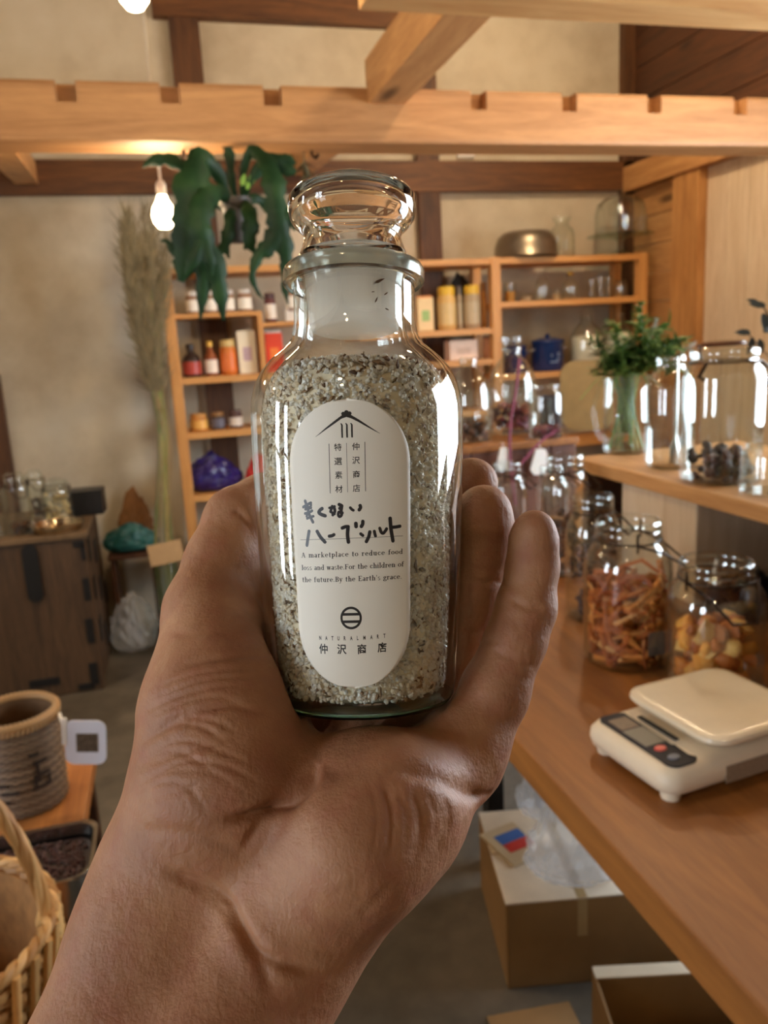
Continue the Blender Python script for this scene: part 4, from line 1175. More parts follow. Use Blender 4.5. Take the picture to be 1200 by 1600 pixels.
# sprig of dark leaves reaching in from a vase further along the hutch
P = at_x(1262, 800, 1.12); P.z = ZH
t = vessel('small_vase', P, JD, .035, .11, 'small glass vase with the dark eucalyptus sprig, past the big clip jar', 'vase')
b, l = B(), B()
o_ = Vector((P.x, P.y, ZH+.006))
pth = [o_+Vector((0, 0, 0)), o_+Vector((0, 0, .10)), at_x(1245, 600, 1.12), at_x(1215, 520, 1.12), at_x(1192, 478, 1.12)]
sp = empty('eucalyptus_sprig', o_, 0, 'sprig of dark round leaves reaching in beside the whitewashed boards', 'plant')
pth = [p-o_ for p in pth]
b.tube(smooth_path(pth, 6), .0016, 6); br = smooth_path([pth[2], at_x(1190, 545, 1.12)-o_, at_x(1168, 520, 1.12)-o_], 6); b.tube(br, .0012, 6)
b.build('stem', M_wire, sp, 60)
for (u, v, dx, dy, sz) in ((1192, 490, .3, -1, 30), (1196, 478, -1, .2, 24), (1185, 474, -.9, .4, 18), (1172, 520, -1, .1, 22), (1176, 528, -.2, -1, 26), (1186, 530, .3, -1, 24), (1192, 518, 1, .3, 18), (1200, 505, .6, -.8, 28)):
    q = at_x(u, v, 1.12)-o_; d = CR*dx+CU*dy
    leaf_blade(l, q, d, px(q+o_, sz), px(q+o_, sz*.26), -CF, (.05, .06, .055))
l.build('leaves', M_leaf, sp, 60, fix=False)

# ------------------------------------------------------------------ kitchen scale
sA = at_z(918, 1175, ZT); sB = at_z(1045, 1268, ZT)
fx = Vector((sA.x-sB.x, sA.y-sB.y, 0)); wid = .165
ang = math.atan2(fx.y, fx.x)                 # the display edge runs from the near corner away from the camera
sc = empty('kitchen_scale', (sB.x, sB.y, ZT), ang, 'cream digital kitchen scale with a dark blue display panel, at the worktop edge', 'scale')
# local frame: x along the display edge (0 near .. wid far), y towards -> under the platform is negative
Dp = -.235
def scale_body():
    b = B(); rows = []
    secs = [(.000, .010, .012), (.000, .022, .0), (.004, .034, .002), (.014, .040, .006)]
    outl = lambda ins: [(wid/2+x, Dp/2+y) for x, y in rrect(wid-2*ins, -Dp-2*ins, .024-ins*.5, 6)]
    lev = [(.010, .009), (.003, .014), (.0, .024), (.001, .033), (.007, .041), (.014, .044)]
    vs = []; n = None
    for ins, z in lev:
        o_ = outl(ins); n = len(o_)
        for x, y in o_:
            k = max(0, min(1, (-y-.055)/.03)); vs.append((x, y, z*(1-.0)+(.006*k if z > .03 else 0)))
    fs = [(i*n+k, i*n+(k+1) % n, (i+1)*n+(k+1) % n, (i+1)*n+k) for i in range(len(lev)-1) for k in range(n)]
    fs += [tuple(range(n))[::-1], tuple((len(lev)-1)*n+k for k in range(n))]
    b.add(vs, fs); return b
scale_body().build('body', M_cream, sc, 40)
for x, y in ((.022, -.022), (wid-.022, -.022), (.022, Dp+.022), (wid-.022, Dp+.022)):
    B().lathe([(0, 0), (.011, 0), (.012, .003), (.012, .012), (0, .012)], 20, (x, y, 0)).build('foot', M_cream, sc, 50)
pw = .044
B().prism([(wid/2+x, -.036+y) for x, y in rrect(wid-.022, pw, .013)], .0435, .0452, 'z').build('display_panel', plain('navy_panel', srgb(14, 16, 34), .5, .1, Specular_IOR_Level=.15), sc)
pn = bpy.data.objects['display_panel']
B().box((.064, -.053, .0453), (.108, -.020, .0458), .0002).build('screen', plain('lcd', srgb(98, 96, 90), .4, .03), pn)
B().box((.111, -.050, .0453), (.140, -.022, .0456), .0001).build('printed_patch', plain('print_brown', srgb(96, 74, 58), .4, .3, 300), pn)
for x, c, nm in ((.053, srgb(214, 74, 66), 'red_button'), (.030, srgb(86, 98, 124), 'grey_button')):
    B().lathe([(0, .0453), (.0075, .0453), (.0068, .0468), (0, .0472)], 24, (x, -.033, 0), sx=.8, sy=1.1).build(nm, plain(nm, c, .4, .05), pn, 50)
B().box((.055, -.064, .0485), (.125, -.057, .0505), .0005).build('slot', M_black, sc)
# platform: a rounded dish lying on the body
def plat():
    b = B(); S_p = .172; cx_, cy_ = wid/2+.002, -.152
    lev = [(.022, .0545, .0), (.004, .057, 0), (0, .062, 0), (.001, .0665, 0), (.006, .0695, 0), (.014, .0695, 0), (.030, .0680, 0)]
    vs = []
    for ins, z, _ in lev:
        o_ = rrect(S_p-2*ins, S_p-2*ins, .030-ins*.5, 6); n = len(o_)
        vs += [(cx_+x, cy_+y, z) for x, y in o_]
    fs = [(i*n+k, i*n+(k+1) % n, (i+1)*n+(k+1) % n, (i+1)*n+k) for i in range(len(lev)-1) for k in range(n)]
    fs += [tuple(range(n))[::-1], tuple((len(lev)-1)*n+k for k in range(n))]
    return b.add(vs, fs)
plat().build('platform', plain('cream_platform', srgb(226, 212, 186), .25, .03), sc, 40)
B().lathe([(0, .047), (.03, .047), (.03, .056), (0, .056)], 24, (wid/2, -.15, 0)).build('platform_post', M_black, sc, 50)
# spec plate on the near side
o = B().box((-.0004, -.215, .012), (.0004, -.085, .034)).build('spec_plate', plain('spec_plate', srgb(150, 132, 112), .5, .2, 400), sc)

# ------------------------------------------------------------------ under the worktop: boxes and plastic
M_card = plain('cardboard', srgb(152, 118, 76), .8, .08, 14)
M_card_lit = plain('window_lit_cardboard', srgb(232, 218, 196), .8, .08, 14)  # box top flaps: window light put into a paler cardboard colour
M_plastic = (lambda t: t.surf(t.n('ShaderNodeMixShader', ins={0: .32, 1: t.n('ShaderNodeBsdfTransparent').outputs[0],
     2: t.n('ShaderNodeBsdfPrincipled', ins={'Base Color': (.80, .84, .92, 1), 'Roughness': .16}).outputs[0]}).outputs[0]))(NT('clear_plastic'))
ZB = .21
c0, c1, c2 = at_z(745, 1272, ZB), at_z(790, 1415, ZB), at_z(1000, 1397, ZB)
ax = (c2-c1); ax.z = 0; ax.normalize(); ay = Vector((-ax.y, ax.x, 0))
bd = abs((c0-c1).dot(ay)); bwid = (c2-c1).length+.14
box = empty('cardboard_box', (c1.x, c1.y, 0), math.atan2(ax.y, ax.x), 'large closed cardboard box under the worktop with plastic bags on top', 'box')
B().box((0, 0, .0), (bwid, bd, ZB), .004).build('carton', M_card, box)
for y0, y1 in ((.0, bd/2-.002), (bd/2+.002, bd)): B().box((0, y0, ZB+.0002), (bwid, y1, ZB+.004), .001).build('flap', M_card_lit, box)
B().box((bwid*.36, -.0008, ZB-.09), (bwid*.41, -.0002, ZB), 0).box((bwid*.36, -.0008, ZB+.0042), (bwid*.41, bd, ZB+.0048)).build('packing_tape', plain('tape', srgb(186, 160, 116), .25, .04), box)
def crumple(name, seed, sx, sy, sz, mat, peak=.5, fr=3.2):
    """a loosely gathered film bag"""
    g_ = np.random.default_rng(seed); bm = bmesh.new(); bmesh.ops.create_icosphere(bm, subdivisions=4, radius=1)
    ph = g_.normal(size=(14, 3))*fr; ph[7:] *= 2.3; of = g_.random(14)*6.28
    for v in bm.verts:
        p = np.array(v.co); k = sum(abs(math.sin(float(ph[i]@p+of[i])))-.6 for i in range(14))/14
        s_ = 1+.55*k
        v.co = Vector((p[0]*sx*s_, p[1]*sy*s_, max(0, (p[2]*.5+.5))**1.4*sz*s_*(1+peak*max(0, 1-abs(p[0]))*max(0, p[2]))))
        v.co.z = max(v.co.z, .0)
    me_ = bpy.data.meshes.new(name); bm.to_mesh(me_); bm.free(); me_.materials.append(mat)
    o_ = bpy.data.objects.new(name, me_); COL.objects.link(o_); return o_
P = at_z(905, 1352, ZB+.006)
o = crumple('clear_plastic_bag', 3, .125, .10, .10, M_plastic, 1.3, 2.6); o.location = (P.x, P.y, ZB+.0055); tag(o, 'crumpled clear plastic bag sitting on top of the large cardboard box', 'plastic bag')
P = at_z(850, 1262, ZB+.006)
o = crumple('clear_plastic_bag', 5, .08, .06, .13, M_plastic, .3); o.location = (P.x+.0, P.y-.03, ZB+.0055); tag(o, 'small gathered clear plastic bag behind the black table leg', 'plastic bag')
P = at_z(800, 1318, ZB+.006)
pk = empty('printed_packet', (P.x, P.y, ZB+.0055), R(12), 'flat packet with a blue and red print on top of the large cardboard box', 'packet')
B().box((-.05, -.075, 0), (.05, .065, .006), .003).build('pouch', plain('packet_film', srgb(206, 186, 152), .3, .05), pk)
B().box((-.028, .0, .0062), (.042, .036, .0066)).build('blue_print', plain('blue_print', srgb(70, 108, 176), .35, .1), pk)
B().box((-.028, -.034, .0062), (.042, -.001, .0066)).build('red_print', plain('red_print', srgb(196, 64, 56), .35, .1), pk)
# open box in front
Z2 = .15
d0, d1 = at_z(925, 1512, Z2), at_z(1112, 1502, Z2)
ax2 = (d1-d0); ax2.z = 0; ax2.normalize()
ob = empty('open_cardboard_box', (d0.x, d0.y, 0), math.atan2(ax2.y, ax2.x), 'open cardboard box with a printed side, in front of the large closed box', 'box')
wb, db_, hb_ = .40, .24, Z2
B().box((0, -.004, 0), (wb, 0, hb_)).build('back_panel', M_card, ob)
B().box((0, -db_, 0), (wb, -db_+.004, hb_-.03)).build('front_panel', M_card, ob)
B().box((0, -db_, 0), (.004, 0, hb_-.004)).build('side_panel', M_card, ob)
B().box((wb-.004, -db_, 0), (wb, 0, hb_)).build('side_panel', M_card, ob)
B().box((0, -db_, 0), (wb, 0, .004)).build('bottom', M_card, ob)
B().box((.0, -.030, hb_), (wb, .0, hb_+.003)).build('flap', plain('white_card', srgb(214, 198, 172), .7, .05), ob)
b = B()
for k in range(9): b.box((.10+.02*k, -db_-.0006, hb_-.09+.012*(k % 3)), (.112+.02*k, -db_-.0001, hb_-.055+.01*(k % 2)))
b.build('red_print', plain('pink_print', srgb(176, 120, 106), .7, .3), ob)
# sheet on the floor in front of the large box
P = at_z(845, 1588, 0)
o = B().box((-.11, -.10, 0), (.07, .02, .004)).build('cardboard_sheet', M_card, None); o.location = (P.x, P.y-.0, 0.0005); o.rotation_euler = (0, 0, R(-6))
tag(o, 'flat sheet of cardboard on the floor before the large closed box', 'cardboard')

# ------------------------------------------------------------------ shelf unit along the back wall
YS, YSB = 3.93, 4.24                         # front and back of the shelves
M_shelf = wood('shelf_pine', srgb(220, 164, 98), srgb(188, 128, 66), 'x', .5, knots=False)
M_shelf_z = wood('shelf_upright', srgb(220, 164, 98), srgb(188, 128, 66), 'z', .5, knots=False)
pz_ = lambda u, v: at_y(u, v, YS).z
px_ = lambda u, v: at_y(u, v, YS).x
xl, xm, xr = px_(257, 420), px_(775, 420), px_(1006, 420)
sh = empty('shelf_unit', (xl, YS, 0), 0, 'tall open pine shelf unit along the back wall, full of jars and pots', 'shelf')
zt = pz_(600, 408)
PW = .05
for x in (xl, xm, xr):
    for y in (YS, YSB-PW): bx_('post', M_shelf_z, sh, (x-PW/2, y, 0), (x+PW/2, y+PW, zt+.004), .003)
LEV_L = [pz_(340, v) for v in (407, 588, 674, 772, 862)]
LEV_L = [zt]+LEV_L[1:]
TH = .03
for z in LEV_L[:1]: bx_('shelf_board', M_shelf, sh, (xl+PW/2, YS+.005, z-TH), (xm-PW/2, YSB, z), .002)
for z in LEV_L[1:]: bx_('shelf_board', M_shelf, sh, (xl+PW/2, YS+.005, z-TH), (xm-PW/2, YSB, z), .002)
ZS2 = pz_(340, 488); xd = px_(411, 540)
bx_('shelf_board', M_shelf, sh, (xl+PW/2, YS+.03, ZS2-.02), (xd+.012, YSB, ZS2), .002)
bx_('divider', M_shelf_z, sh, (xd-.012, YS+.03, LEV_L[1]), (xd+.012, YSB, ZS2-.02), .002)
ZMID = pz_(710, 515)
bx_('shelf_board', M_shelf, sh, (px_(560, 515), YS+.005, ZMID-TH), (xm-PW/2, YSB, ZMID), .002)
ZR = [zt, pz_(890, 467), pz_(890, 579), pz_(890, 690)]
for z in ZR: bx_('shelf_board', M_shelf, sh, (xm+PW/2, YS+.005, z-TH), (xr-PW/2, YSB, z), .002)

M_white_lab = plain('paper_white', srgb(226, 218, 202), .6, .06)
def small(name, u0, u1, v0, v1, z, kind, label, cat, group=None, cols=(srgb(220, 210, 190), srgb(230, 226, 216)), Y=None):
    """small packaged goods on the shelves: kind jar / bottle / carton / tin; cols = body, label, lid"""
    Y = Y or YS+.11
    P = at_y((u0+u1)/2, (v0+v1)/2, Y); P.z = z+.001
    r, h = px(P, (u1-u0)/2), px(P, v1-v0)
    t = empty(name, P, 0, label, cat, group)
    c = [plain('goods', x, .4, .06) if not isinstance(x, bpy.types.Material) else x for x in cols]
    if kind == 'jar':
        B().lathe([(0, 0), (r*.94, 0), (r, .004), (r, h*.74), (r*.84, h*.80), (0, h*.80)], 24).build('body', c[0], t, 50)
        B().lathe([(r*.98, h*.12), (r*1.015, h*.12), (r*1.015, h*.62), (r*.98, h*.62)], 24).build('paper_label', c[1], t, 50)
        B().lathe([(0, h*.80), (r*.88, h*.80), (r*.90, h*.82), (r*.90, h*.97), (r*.84, h), (0, h)], 24).build('lid', c[-1], t, 50)
    elif kind == 'bottle':
        B().lathe([(0, 0), (r*.92, 0), (r, .005), (r, h*.48), (r*.85, h*.60), (r*.42, h*.70), (r*.36, h*.84), (0, h*.84)], 24).build('body', c[0], t, 50)
        B().lathe([(r*.98, h*.08), (r*1.02, h*.08), (r*1.02, h*.46), (r*.98, h*.46)], 24).build('paper_label', c[1], t, 50)
        B().lathe([(0, h*.84), (r*.45, h*.84), (r*.45, h*.98), (0, h)], 20).build('cap', c[-1], t, 50)
    elif kind == 'carton':
        B().box((-r, -r*.55, 0), (r, r*.55, h), .003).build('carton', c[0], t)
        if len(c) > 1: B().box((-r*.5, -r*.55-.0012, h*.30), (r*.45, -r*.55-.0002, h*.62)).build('printed_mark', c[1], t)
        if len(c) > 2: B().box((-r*.9, -r*.3, h), (r*.9, r*.3, h*1.06), .003).build('lid', c[2], t)
    return t
JC = srgb(120, 84, 58)
# upper left: jars with white labels
WL = (srgb(150, 112, 84), srgb(238, 232, 218), srgb(224, 216, 204))
for n, (u0, u1) in enumerate(((290, 309), (319, 338), (346, 366), (371, 393))):
    small('jam_jar', u0, u1, 452, 486, ZS2, 'jar', ['white-labelled jam jar at the left end of the upper left shelf, by the post', 'white-labelled jam jar behind the hanging frond tips', 'white-labelled jam jar just right of the hanging frond tips', 'white-labelled jam jar at the right end of the upper left shelf'][n], 'jar', 'white-labelled jars on the upper left shelf', WL)
small('spice_jar', 414, 432, 468, 512, ZS2-.055, 'jar', 'small dark jar with a white base band above the red carton', 'jar', None, (srgb(96, 46, 46), srgb(228, 220, 208), srgb(70, 36, 36)))
small('jam_jar', 446, 466, 455, 490, ZS2-.005, 'jar', 'jam jar with a red lid beside the neck of the salt bottle', 'jar', None, (WL[0], WL[1], srgb(172, 50, 44)))
bx_('shelf_board', M_shelf, sh, (xd+.012, YS+.03, ZS2-.075), (px_(490, 510), YSB, ZS2-.056), .002)
P = at_y(456, 486, YS+.11)
small('white_tub', 446, 468, 489, 508, ZS2-.055, 'carton', 'low white box under the red-lidded jam jar', 'box', None, (srgb(226, 220, 210),))
# second row
Z = LEV_L[1]
small('sauce_bottle', 284, 313, 533, 584, Z, 'bottle', 'dark sauce bottle with a red label, leftmost on its shelf', 'bottle', None, (srgb(40, 22, 18), srgb(168, 64, 52), srgb(30, 24, 24)))
small('sauce_bottle', 319, 339, 531, 584, Z, 'bottle', 'slim sauce bottle with a yellow cap and white label', 'bottle', None, (srgb(140, 70, 30), srgb(232, 222, 206), srgb(226, 180, 70)))
small('spice_jar', 344, 369, 530, 583, Z, 'jar', 'orange-labelled jar with a pale lid between the slim bottle and white carton', 'jar', None, (srgb(206, 112, 40), srgb(222, 116, 44), srgb(206, 176, 110)))
small('white_carton', 372, 400, 518, 583, Z, 'carton', 'tall white carton with a faint mauve mark left of the divider', 'carton', None, (srgb(234, 222, 196), srgb(196, 168, 176)))
small('red_carton', 415, 442, 524, 583, Z, 'carton', 'tall red carton with a white top right of the divider', 'carton', None, (srgb(222, 72, 44), srgb(236, 132, 60), srgb(232, 226, 216)))
# third row
Z = LEV_L[2]
small('honey_tin', 297, 324, 645, 671, Z, 'jar', 'yellow and red tin, leftmost of the small tins', 'tin', None, (srgb(196, 132, 62), srgb(226, 176, 90), srgb(206, 150, 80)))
small('honey_tin', 330, 351, 645, 671, Z, 'jar', 'dark tin with a blue label, middle of the small tins', 'tin', None, (srgb(70, 56, 50), srgb(98, 96, 110), srgb(150, 108, 60)))
small('honey_tin', 358, 379, 643, 670, Z, 'jar', 'small dark jar with a white label, right of the blue-labelled tin', 'jar', None, (srgb(80, 52, 48), srgb(214, 204, 192), srgb(86, 60, 56)))
small('honey_tin', 392, 408, 652, 670, Z, 'jar', 'small pale jar half hidden by the salt bottle', 'jar', None, (srgb(190, 160, 120), srgb(226, 214, 196), srgb(180, 150, 110)))
# fourth row: bags
Z = LEV_L[3]+.0005
P = at_y(332, 745, YS+.13)
o = crumple('purple_bag', 8, px(P, 44), .09, px(P, 44), plain('purple_film', srgb(44, 32, 100), .3, .4, 40), .3, 5.5); o.location = (P.x, P.y, Z); tag(o, 'crumpled purple plastic bag on the shelf above the thumb', 'bag')
P = at_y(406, 742, YS+.08)
o = crumple('red_bag', 9, px(P, 22), .06, px(P, 40), plain('red_film', srgb(196, 44, 34), .4, .2, 40), .3, 5); o.location = (P.x, P.y, Z); tag(o, 'red packet lying right of the purple bag', 'bag')
Z = LEV_L[4]+.0005
P = at_y(318, 830, YS+.12)
o = crumple('teal_bag', 10, px(P, 24), .06, px(P, 20), plain('teal_film', srgb(28, 74, 72), .4, .3, 40), .2); o.location = (P.x, P.y, Z); tag(o, 'dark teal bag on the lowest shelf, left of the thumb', 'bag')
# right part, middle board
Z = ZMID
small('mix_carton', 650, 676, 462, 512, Z, 'carton', 'white and green carton next to the neck of the salt bottle', 'carton', None, (srgb(226, 196, 140), srgb(150, 180, 96), srgb(220, 140, 70)))
YL = srgb(226, 184, 60)
for n, (u0, u1, lab) in enumerate(((683, 712, 'yellow-lidded jar of cream powder'), (713, 722, 'thin clear jar between the two yellow-lidded jars'), (724, 750, 'yellow-lidded clear jar near the shelf post'))):
    small('storage_jar', u0, u1, 446, 511, Z, 'jar', lab+' on the middle board', 'jar', 'jars on the middle board', (srgb(216, 176, 110) if n == 0 else srgb(170, 150, 122), srgb(214, 186, 130) if n == 0 else srgb(186, 170, 140), YL if n != 1 else srgb(120, 110, 96)), YS+.10+.02*(n == 1))
P = at_y(718, 470, YS+.25)
o = crumple('black_bag', 12, px(P, 24), .035, px(P, 66), plain('black_film', srgb(24, 22, 22), .5, .2), .3); o.location = (P.x, P.y, Z+.0005); tag(o, 'black bundle behind the yellow-lidded jars', 'bag')
small('amber_jar', 751, 761, 440, 509, Z, 'jar', 'tall amber jar pushed against the shelf post', 'jar', None, (srgb(190, 130, 56), srgb(206, 146, 70), srgb(150, 104, 50)), YS+.12)
# below the middle board
Z = LEV_L[1]
small('white_box', 698, 744, 556, 586, Z, 'carton', 'low white box behind the tall bottles of the crate', 'box', None, (srgb(222, 196, 176), srgb(206, 176, 152)))
P = at_y(764, 556, YS+.1); P.z = Z+.001
t = empty('clay_cup', P, 0, 'small terracotta cup beside the shelf post', 'cup'); r = px(P, 10)
B().lathe(shell([(0, 0), (.7, 0), (.95, .3), (1, .7), (.8, 1)], r, px(P, 34), .004), 24).build('cup', plain('clay', srgb(186, 130, 92), .7, .1), t, 50)
# right part: top board
P = at_y(822, 399, YS+.12); P.z = zt+.005
r, h = px(P, 49), px(P, 40)
t = empty('steel_bowl', P, 0, 'dull metal bowl upside down on top of the shelf unit', 'bowl')
B().lathe([(r*1.0, 0), (r*1.03, .003), (r*1.0, .008), (r*.98, h*.45), (r*.9, h*.75), (r*.72, h*.95), (r*.4, h), (0, h), (0, h-.003), (r*.7, h*.92), (r*.88, h*.72), (r*.95, h*.4), (r*.97, .004)], 48).build('bowl', plain('dull_metal', srgb(150, 138, 120), .38, .08, Metallic=.9), t, 60)
P = at_y(878, 396, YS+.2); P.z = zt+.005
vessel('glass_bottle', P, [(0, 0), (.9, 0), (1, .05), (1, .55), (.9, .68), (.55, .78), (.5, .84), (.72, .93), (.72, 1)], px(P, 20), px(P, 62), 'clear glass bottle behind the upturned metal bowl', 'bottle')
P = at_y(969, 392, YS+.13); P.z = zt+.005
t = empty('cake_stand', P, 0, 'glass cake stand with a domed cover at the right end of the shelf top', 'cake stand')
r = px(P, 50); hs_, hd = px(P, 28), px(P, 58)
B().lathe([(0, 0), (r*.34, 0), (r*.36, .004), (r*.10, hs_*.3), (r*.09, hs_*.7), (r*.2, hs_*.95), (r, hs_), (r*1.02, hs_+.008), (r*.9, hs_+.006), (0, hs_+.005)], 40).build('stand', M_glass_green, t, 50, fix=False)
b = B(); b.lathe(shell([(0, 0), (.0001, 0), (.78, 0.0), (.78, .55), (.72, .78), (.5, .93), (.1, 1)], r, hd, .003)[2:], 40, (0, 0, hs_+.009))
b.build('dome', M_glass, t, 50, fix=False)
B().lathe([(0, hs_+hd), (.012, hs_+hd+.002), (.008, hs_+hd+.014), (.016, hs_+hd+.024), (.013, hs_+hd+.036), (0, hs_+hd+.04)], 20).build('knob', M_glass_green, t, 50)
# right part: second board with glassware
Z = ZR[1]
for n, (u0, u1, v0, v1, prof, lab) in enumerate(((787, 806, 437, 466, GL, 'small tumbler with amber contents at the left end of the glass shelf'), (812, 832, 452, 466, GL, 'low cream-filled glass dish left of the stoppered bottle'),
        (836, 860, 424, 466, JD, 'stoppered clear bottle on the glass shelf'), (862, 876, 448, 466, GL, 'small pale cup right of the stoppered bottle'), (878, 904, 428, 464, JD, 'yellow-corked clear bottle on the glass shelf'),
        (918, 932, 434, 463, GL, 'thin straight glass right of the corked bottle'), (932, 946, 430, 462, GL, 'tall clear tumbler in the middle right of the glass shelf'), (944, 958, 430, 462, GL, 'clear tumbler nearest the frosted jar'), (960, 980, 434, 461, JW, 'round frosted jar at the right end of the glass shelf'))):
    P = at_y((u0+u1)/2, (v0+v1)/2, YS+.12+.05*(n % 2)); P.z = Z+.001
    r, h = px(P, (u1-u0)/2), px(P, v1-v0)
    t = vessel('drinking_glass' if prof is GL else 'glass_bottle', P, prof, r, h, lab, 'glass' if prof is GL else 'bottle', 'glassware on the second board', None, .002, 28)
    if n in (0, 1, 3): B().lathe([(0, .004), (r*.78, .004), (r*.86, h*.55), (0, h*.58)], 24).build('filling', plain('filling', [srgb(196, 140, 60), srgb(228, 206, 166), 0, srgb(222, 196, 150)][n], .6, .1), t, 50)
    if n in (2, 4): B().lathe([(0, h), (r*.3, h), (r*.45, h*1.06), (r*.42, h*1.14), (0, h*1.16)], 20).build('stopper', M_glass if n == 2 else M_lidgold, t, 50)
# right part: third board
Z = ZR[2]
M_blue = plain('blue_enamel', srgb(28, 52, 104), .22, .1)
for n, (u0, u1, v0, v1, lab) in enumerate(((786, 822, 532, 576, 'smaller dark blue enamel pot beside the shelf post'), (830, 881, 528, 578, 'larger dark blue enamel pot with pale marks on its side'))):
    P = at_y((u0+u1)/2, (v0+v1)/2, YS+.13); P.z = Z+.001
    r, h = px(P, (u1-u0)/2), px(P, v1-v0)
    t = empty('enamel_pot', P, 0, lab, 'pot', 'blue enamel pots')
    B().lathe([(0, 0), (r*.92, 0), (r*.98, .006), (r*.98, h*.86), (r*1.02, h*.88), (0, h*.88)], 40).build('body', M_blue, t, 50)
    B().lathe([(0, h*.885), (r*1.03, h*.885), (r*1.0, h*.93), (r*.5, h*1.0), (0, h*1.02)], 40).build('lid', M_blue, t, 50)
    B().lathe([(0, h*1.0), (r*.1, h*1.0), (r*.16, h*1.08), (r*.1, h*1.12), (0, h*1.13)], 16).build('knob', M_blue, t, 50)
    for s in (-1, 1):
        b = B(); b.tube(smooth_path([(s*r*.97, -.02, h*.68), (s*r*1.2, -.018, h*.66), (s*r*1.2, .018, h*.66), (s*r*.97, .02, h*.68)], 5), .005, 8); b.build('handle', M_steel if n else M_blue, t, 60)
    if n:
        b = B(); k_ = r*.985
        for (x, z, w_, hh_) in ((-.10, .42, .10, .10), (.12, .44, .12, .12), (-.02, .25, .5, .05), (.1, .33, .2, .05)):
            b.box((x*r*2-w_*r*.5, -math.sqrt(max(0, k_*k_-(x*r*2)**2))-.002, z*h), (x*r*2+w_*r*.5, -math.sqrt(max(0, k_*k_-(x*r*2)**2))+.004, (z+hh_)*h))
        b.build('pale_mark', plain('worn_print', srgb(96, 118, 160), .4, .3), t)
for n, (u0, u1, v0, v1, lab) in enumerate(((891, 942, 494, 574, 'glass jar full of white flour right of the blue pots'), (944, 990, 490, 571, 'flour jar half hidden behind the green herbs'))):
    P = at_y((u0+u1)/2, (v0+v1)/2, YS+.12); P.z = Z+.001
    r, h = px(P, (u1-u0)/2), px(P, v1-v0)
    t = vessel('flour_jar', P, JD, r, h, lab, 'jar', 'flour jars on the third board')
    B().lathe([(0, .006), (r*.9, .006), (r*.94, .012), (r*.94, h*.52), (r*.86, h*.60), (r*.4, h*.63), (0, h*.62)], 32).build('flour', plain('flour', srgb(232, 222, 202), .9, .03), t, 60)
    B().lathe([(0, h*1.0), (r*.34, h*1.0), (r*.36, h*1.02), (r*.44, h*1.05), (r*.3, h*1.12), (0, h*1.13)], 20).build('stopper', M_glass, t, 50)

# small fitting on the plaster between the beams
P = at_y(727, 237, YB-.012)
t = empty('wall_switch', P, 0, 'small white wall switch with a black rocker on the plaster above the tie beam', 'switch')
B().box((-.05, -.012, -.03), (.05, .012, .03), .003).build('plate', M_white, t); B().box((-.03, -.016, -.016), (.008, -.012, .016), .002).build('rocker', M_black, t)

# ------------------------------------------------------------------ lamps
M_bulb = (lambda t: t.surf(t.n('ShaderNodeEmission', ins={'Color': (1.0, .70, .36, 1), 'Strength': 30}).outputs[0]))(NT('lit_bulb'))
M_brass = plain('pale_socket', srgb(206, 198, 186), .4, .05)
M_cord = plain('grey_cord', srgb(206, 196, 178), .6, .05)
def pendant(P, r, label, watts, group='pendant bulbs', cordlen=None):
    """bare bulb on a cord from the ceiling"""
    t = empty('pendant_lamp', P, 0, label, 'lamp', group)
    B().lathe([(0, -r*1.15), (r*.5, -r*1.08), (r*.88, -r*.6), (r, 0), (r*.86, r*.6), (r*.5, r*1.2), (r*.36, r*1.6), (0, r*1.6)], 28).build('bulb', M_bulb, t, 180)
    B().lathe([(0, r*1.6), (r*.40, r*1.6), (r*.44, r*1.7), (r*.44, r*2.5), (r*.25, r*2.8), (0, r*2.8)], 20).build('socket', M_brass, t, 50)
    B().tube([(0, 0, r*2.8), (.004, 0, (ZC-P.z)*.5), (0, 0, ZC-P.z)], .0045, 6).build('cord', M_cord, t, 60)
    l = bpy.data.lights.new('bulb_light', 'POINT'); l.energy = watts; l.color = (1.0, .75, .47); l.shadow_soft_size = r*1.2
    lo = bpy.data.objects.new('bulb_light', l); COL.objects.link(lo); lo.parent = t
    return t
P = at_y(256, 336, 2.86); pendant(P, px(P, 18), 'lit bare bulb on a cord beside the hanging fern', 40)
P = at_y(208, -16, 1.75); pendant(P, px(P, 25), 'lit bare bulb at the top edge of the picture, in front of the notched beam', 34)
FILL_LAMPS = [((1.75, 3.0, 2.85), 150), ((1.95, 1.95, 2.2), 32), ((1.3, 2.0, 2.75), 55), ((1.2, .9, 2.7), 24), ((-1.5, 2.4, 2.15), 105), ((-.55, -.7, 2.5), 16)]  # unseen bulbs added to brighten the walls, shelves and hand
for p_, w_ in FILL_LAMPS:
    pendant(Vector(p_), .04, 'added bare bulb hanging unseen over the shop for warm fill light', w_)

# ------------------------------------------------------------------ hanging staghorn fern
YFN = 2.68
P = at_y(370, 345, YFN)
fern = empty('staghorn_fern', P, 0, 'dark green staghorn fern in a grey pot hanging from the notched beam', 'plant')
r, h = px(P, 24), px(P, 66)
B().lathe(shell([(0, 0), (.55, 0), (.6, .03), (.92, .82), (1.06, .83), (1.06, 1)], r, h, .004), 32, (0, 0, -h*.5)).build('pot', plain('grey_pot', srgb(66, 60, 54), .5, .1), fern, 50)
B().lathe([(0, h*.36), (r*.9, h*.36), (r*.7, h*.46), (0, h*.50)], 24).build('moss', plain('moss', srgb(96, 66, 40), .9, .4, 120), fern, 60)
b = B()
for a in (90, 210, 330): b.tube([(r*1.05*math.cos(R(a)), r*1.05*math.sin(R(a)), h*.42), (0, .0, bz0-P.z)], .0016, 5)
b.build('hanging_wire', M_wire, fern, 60)
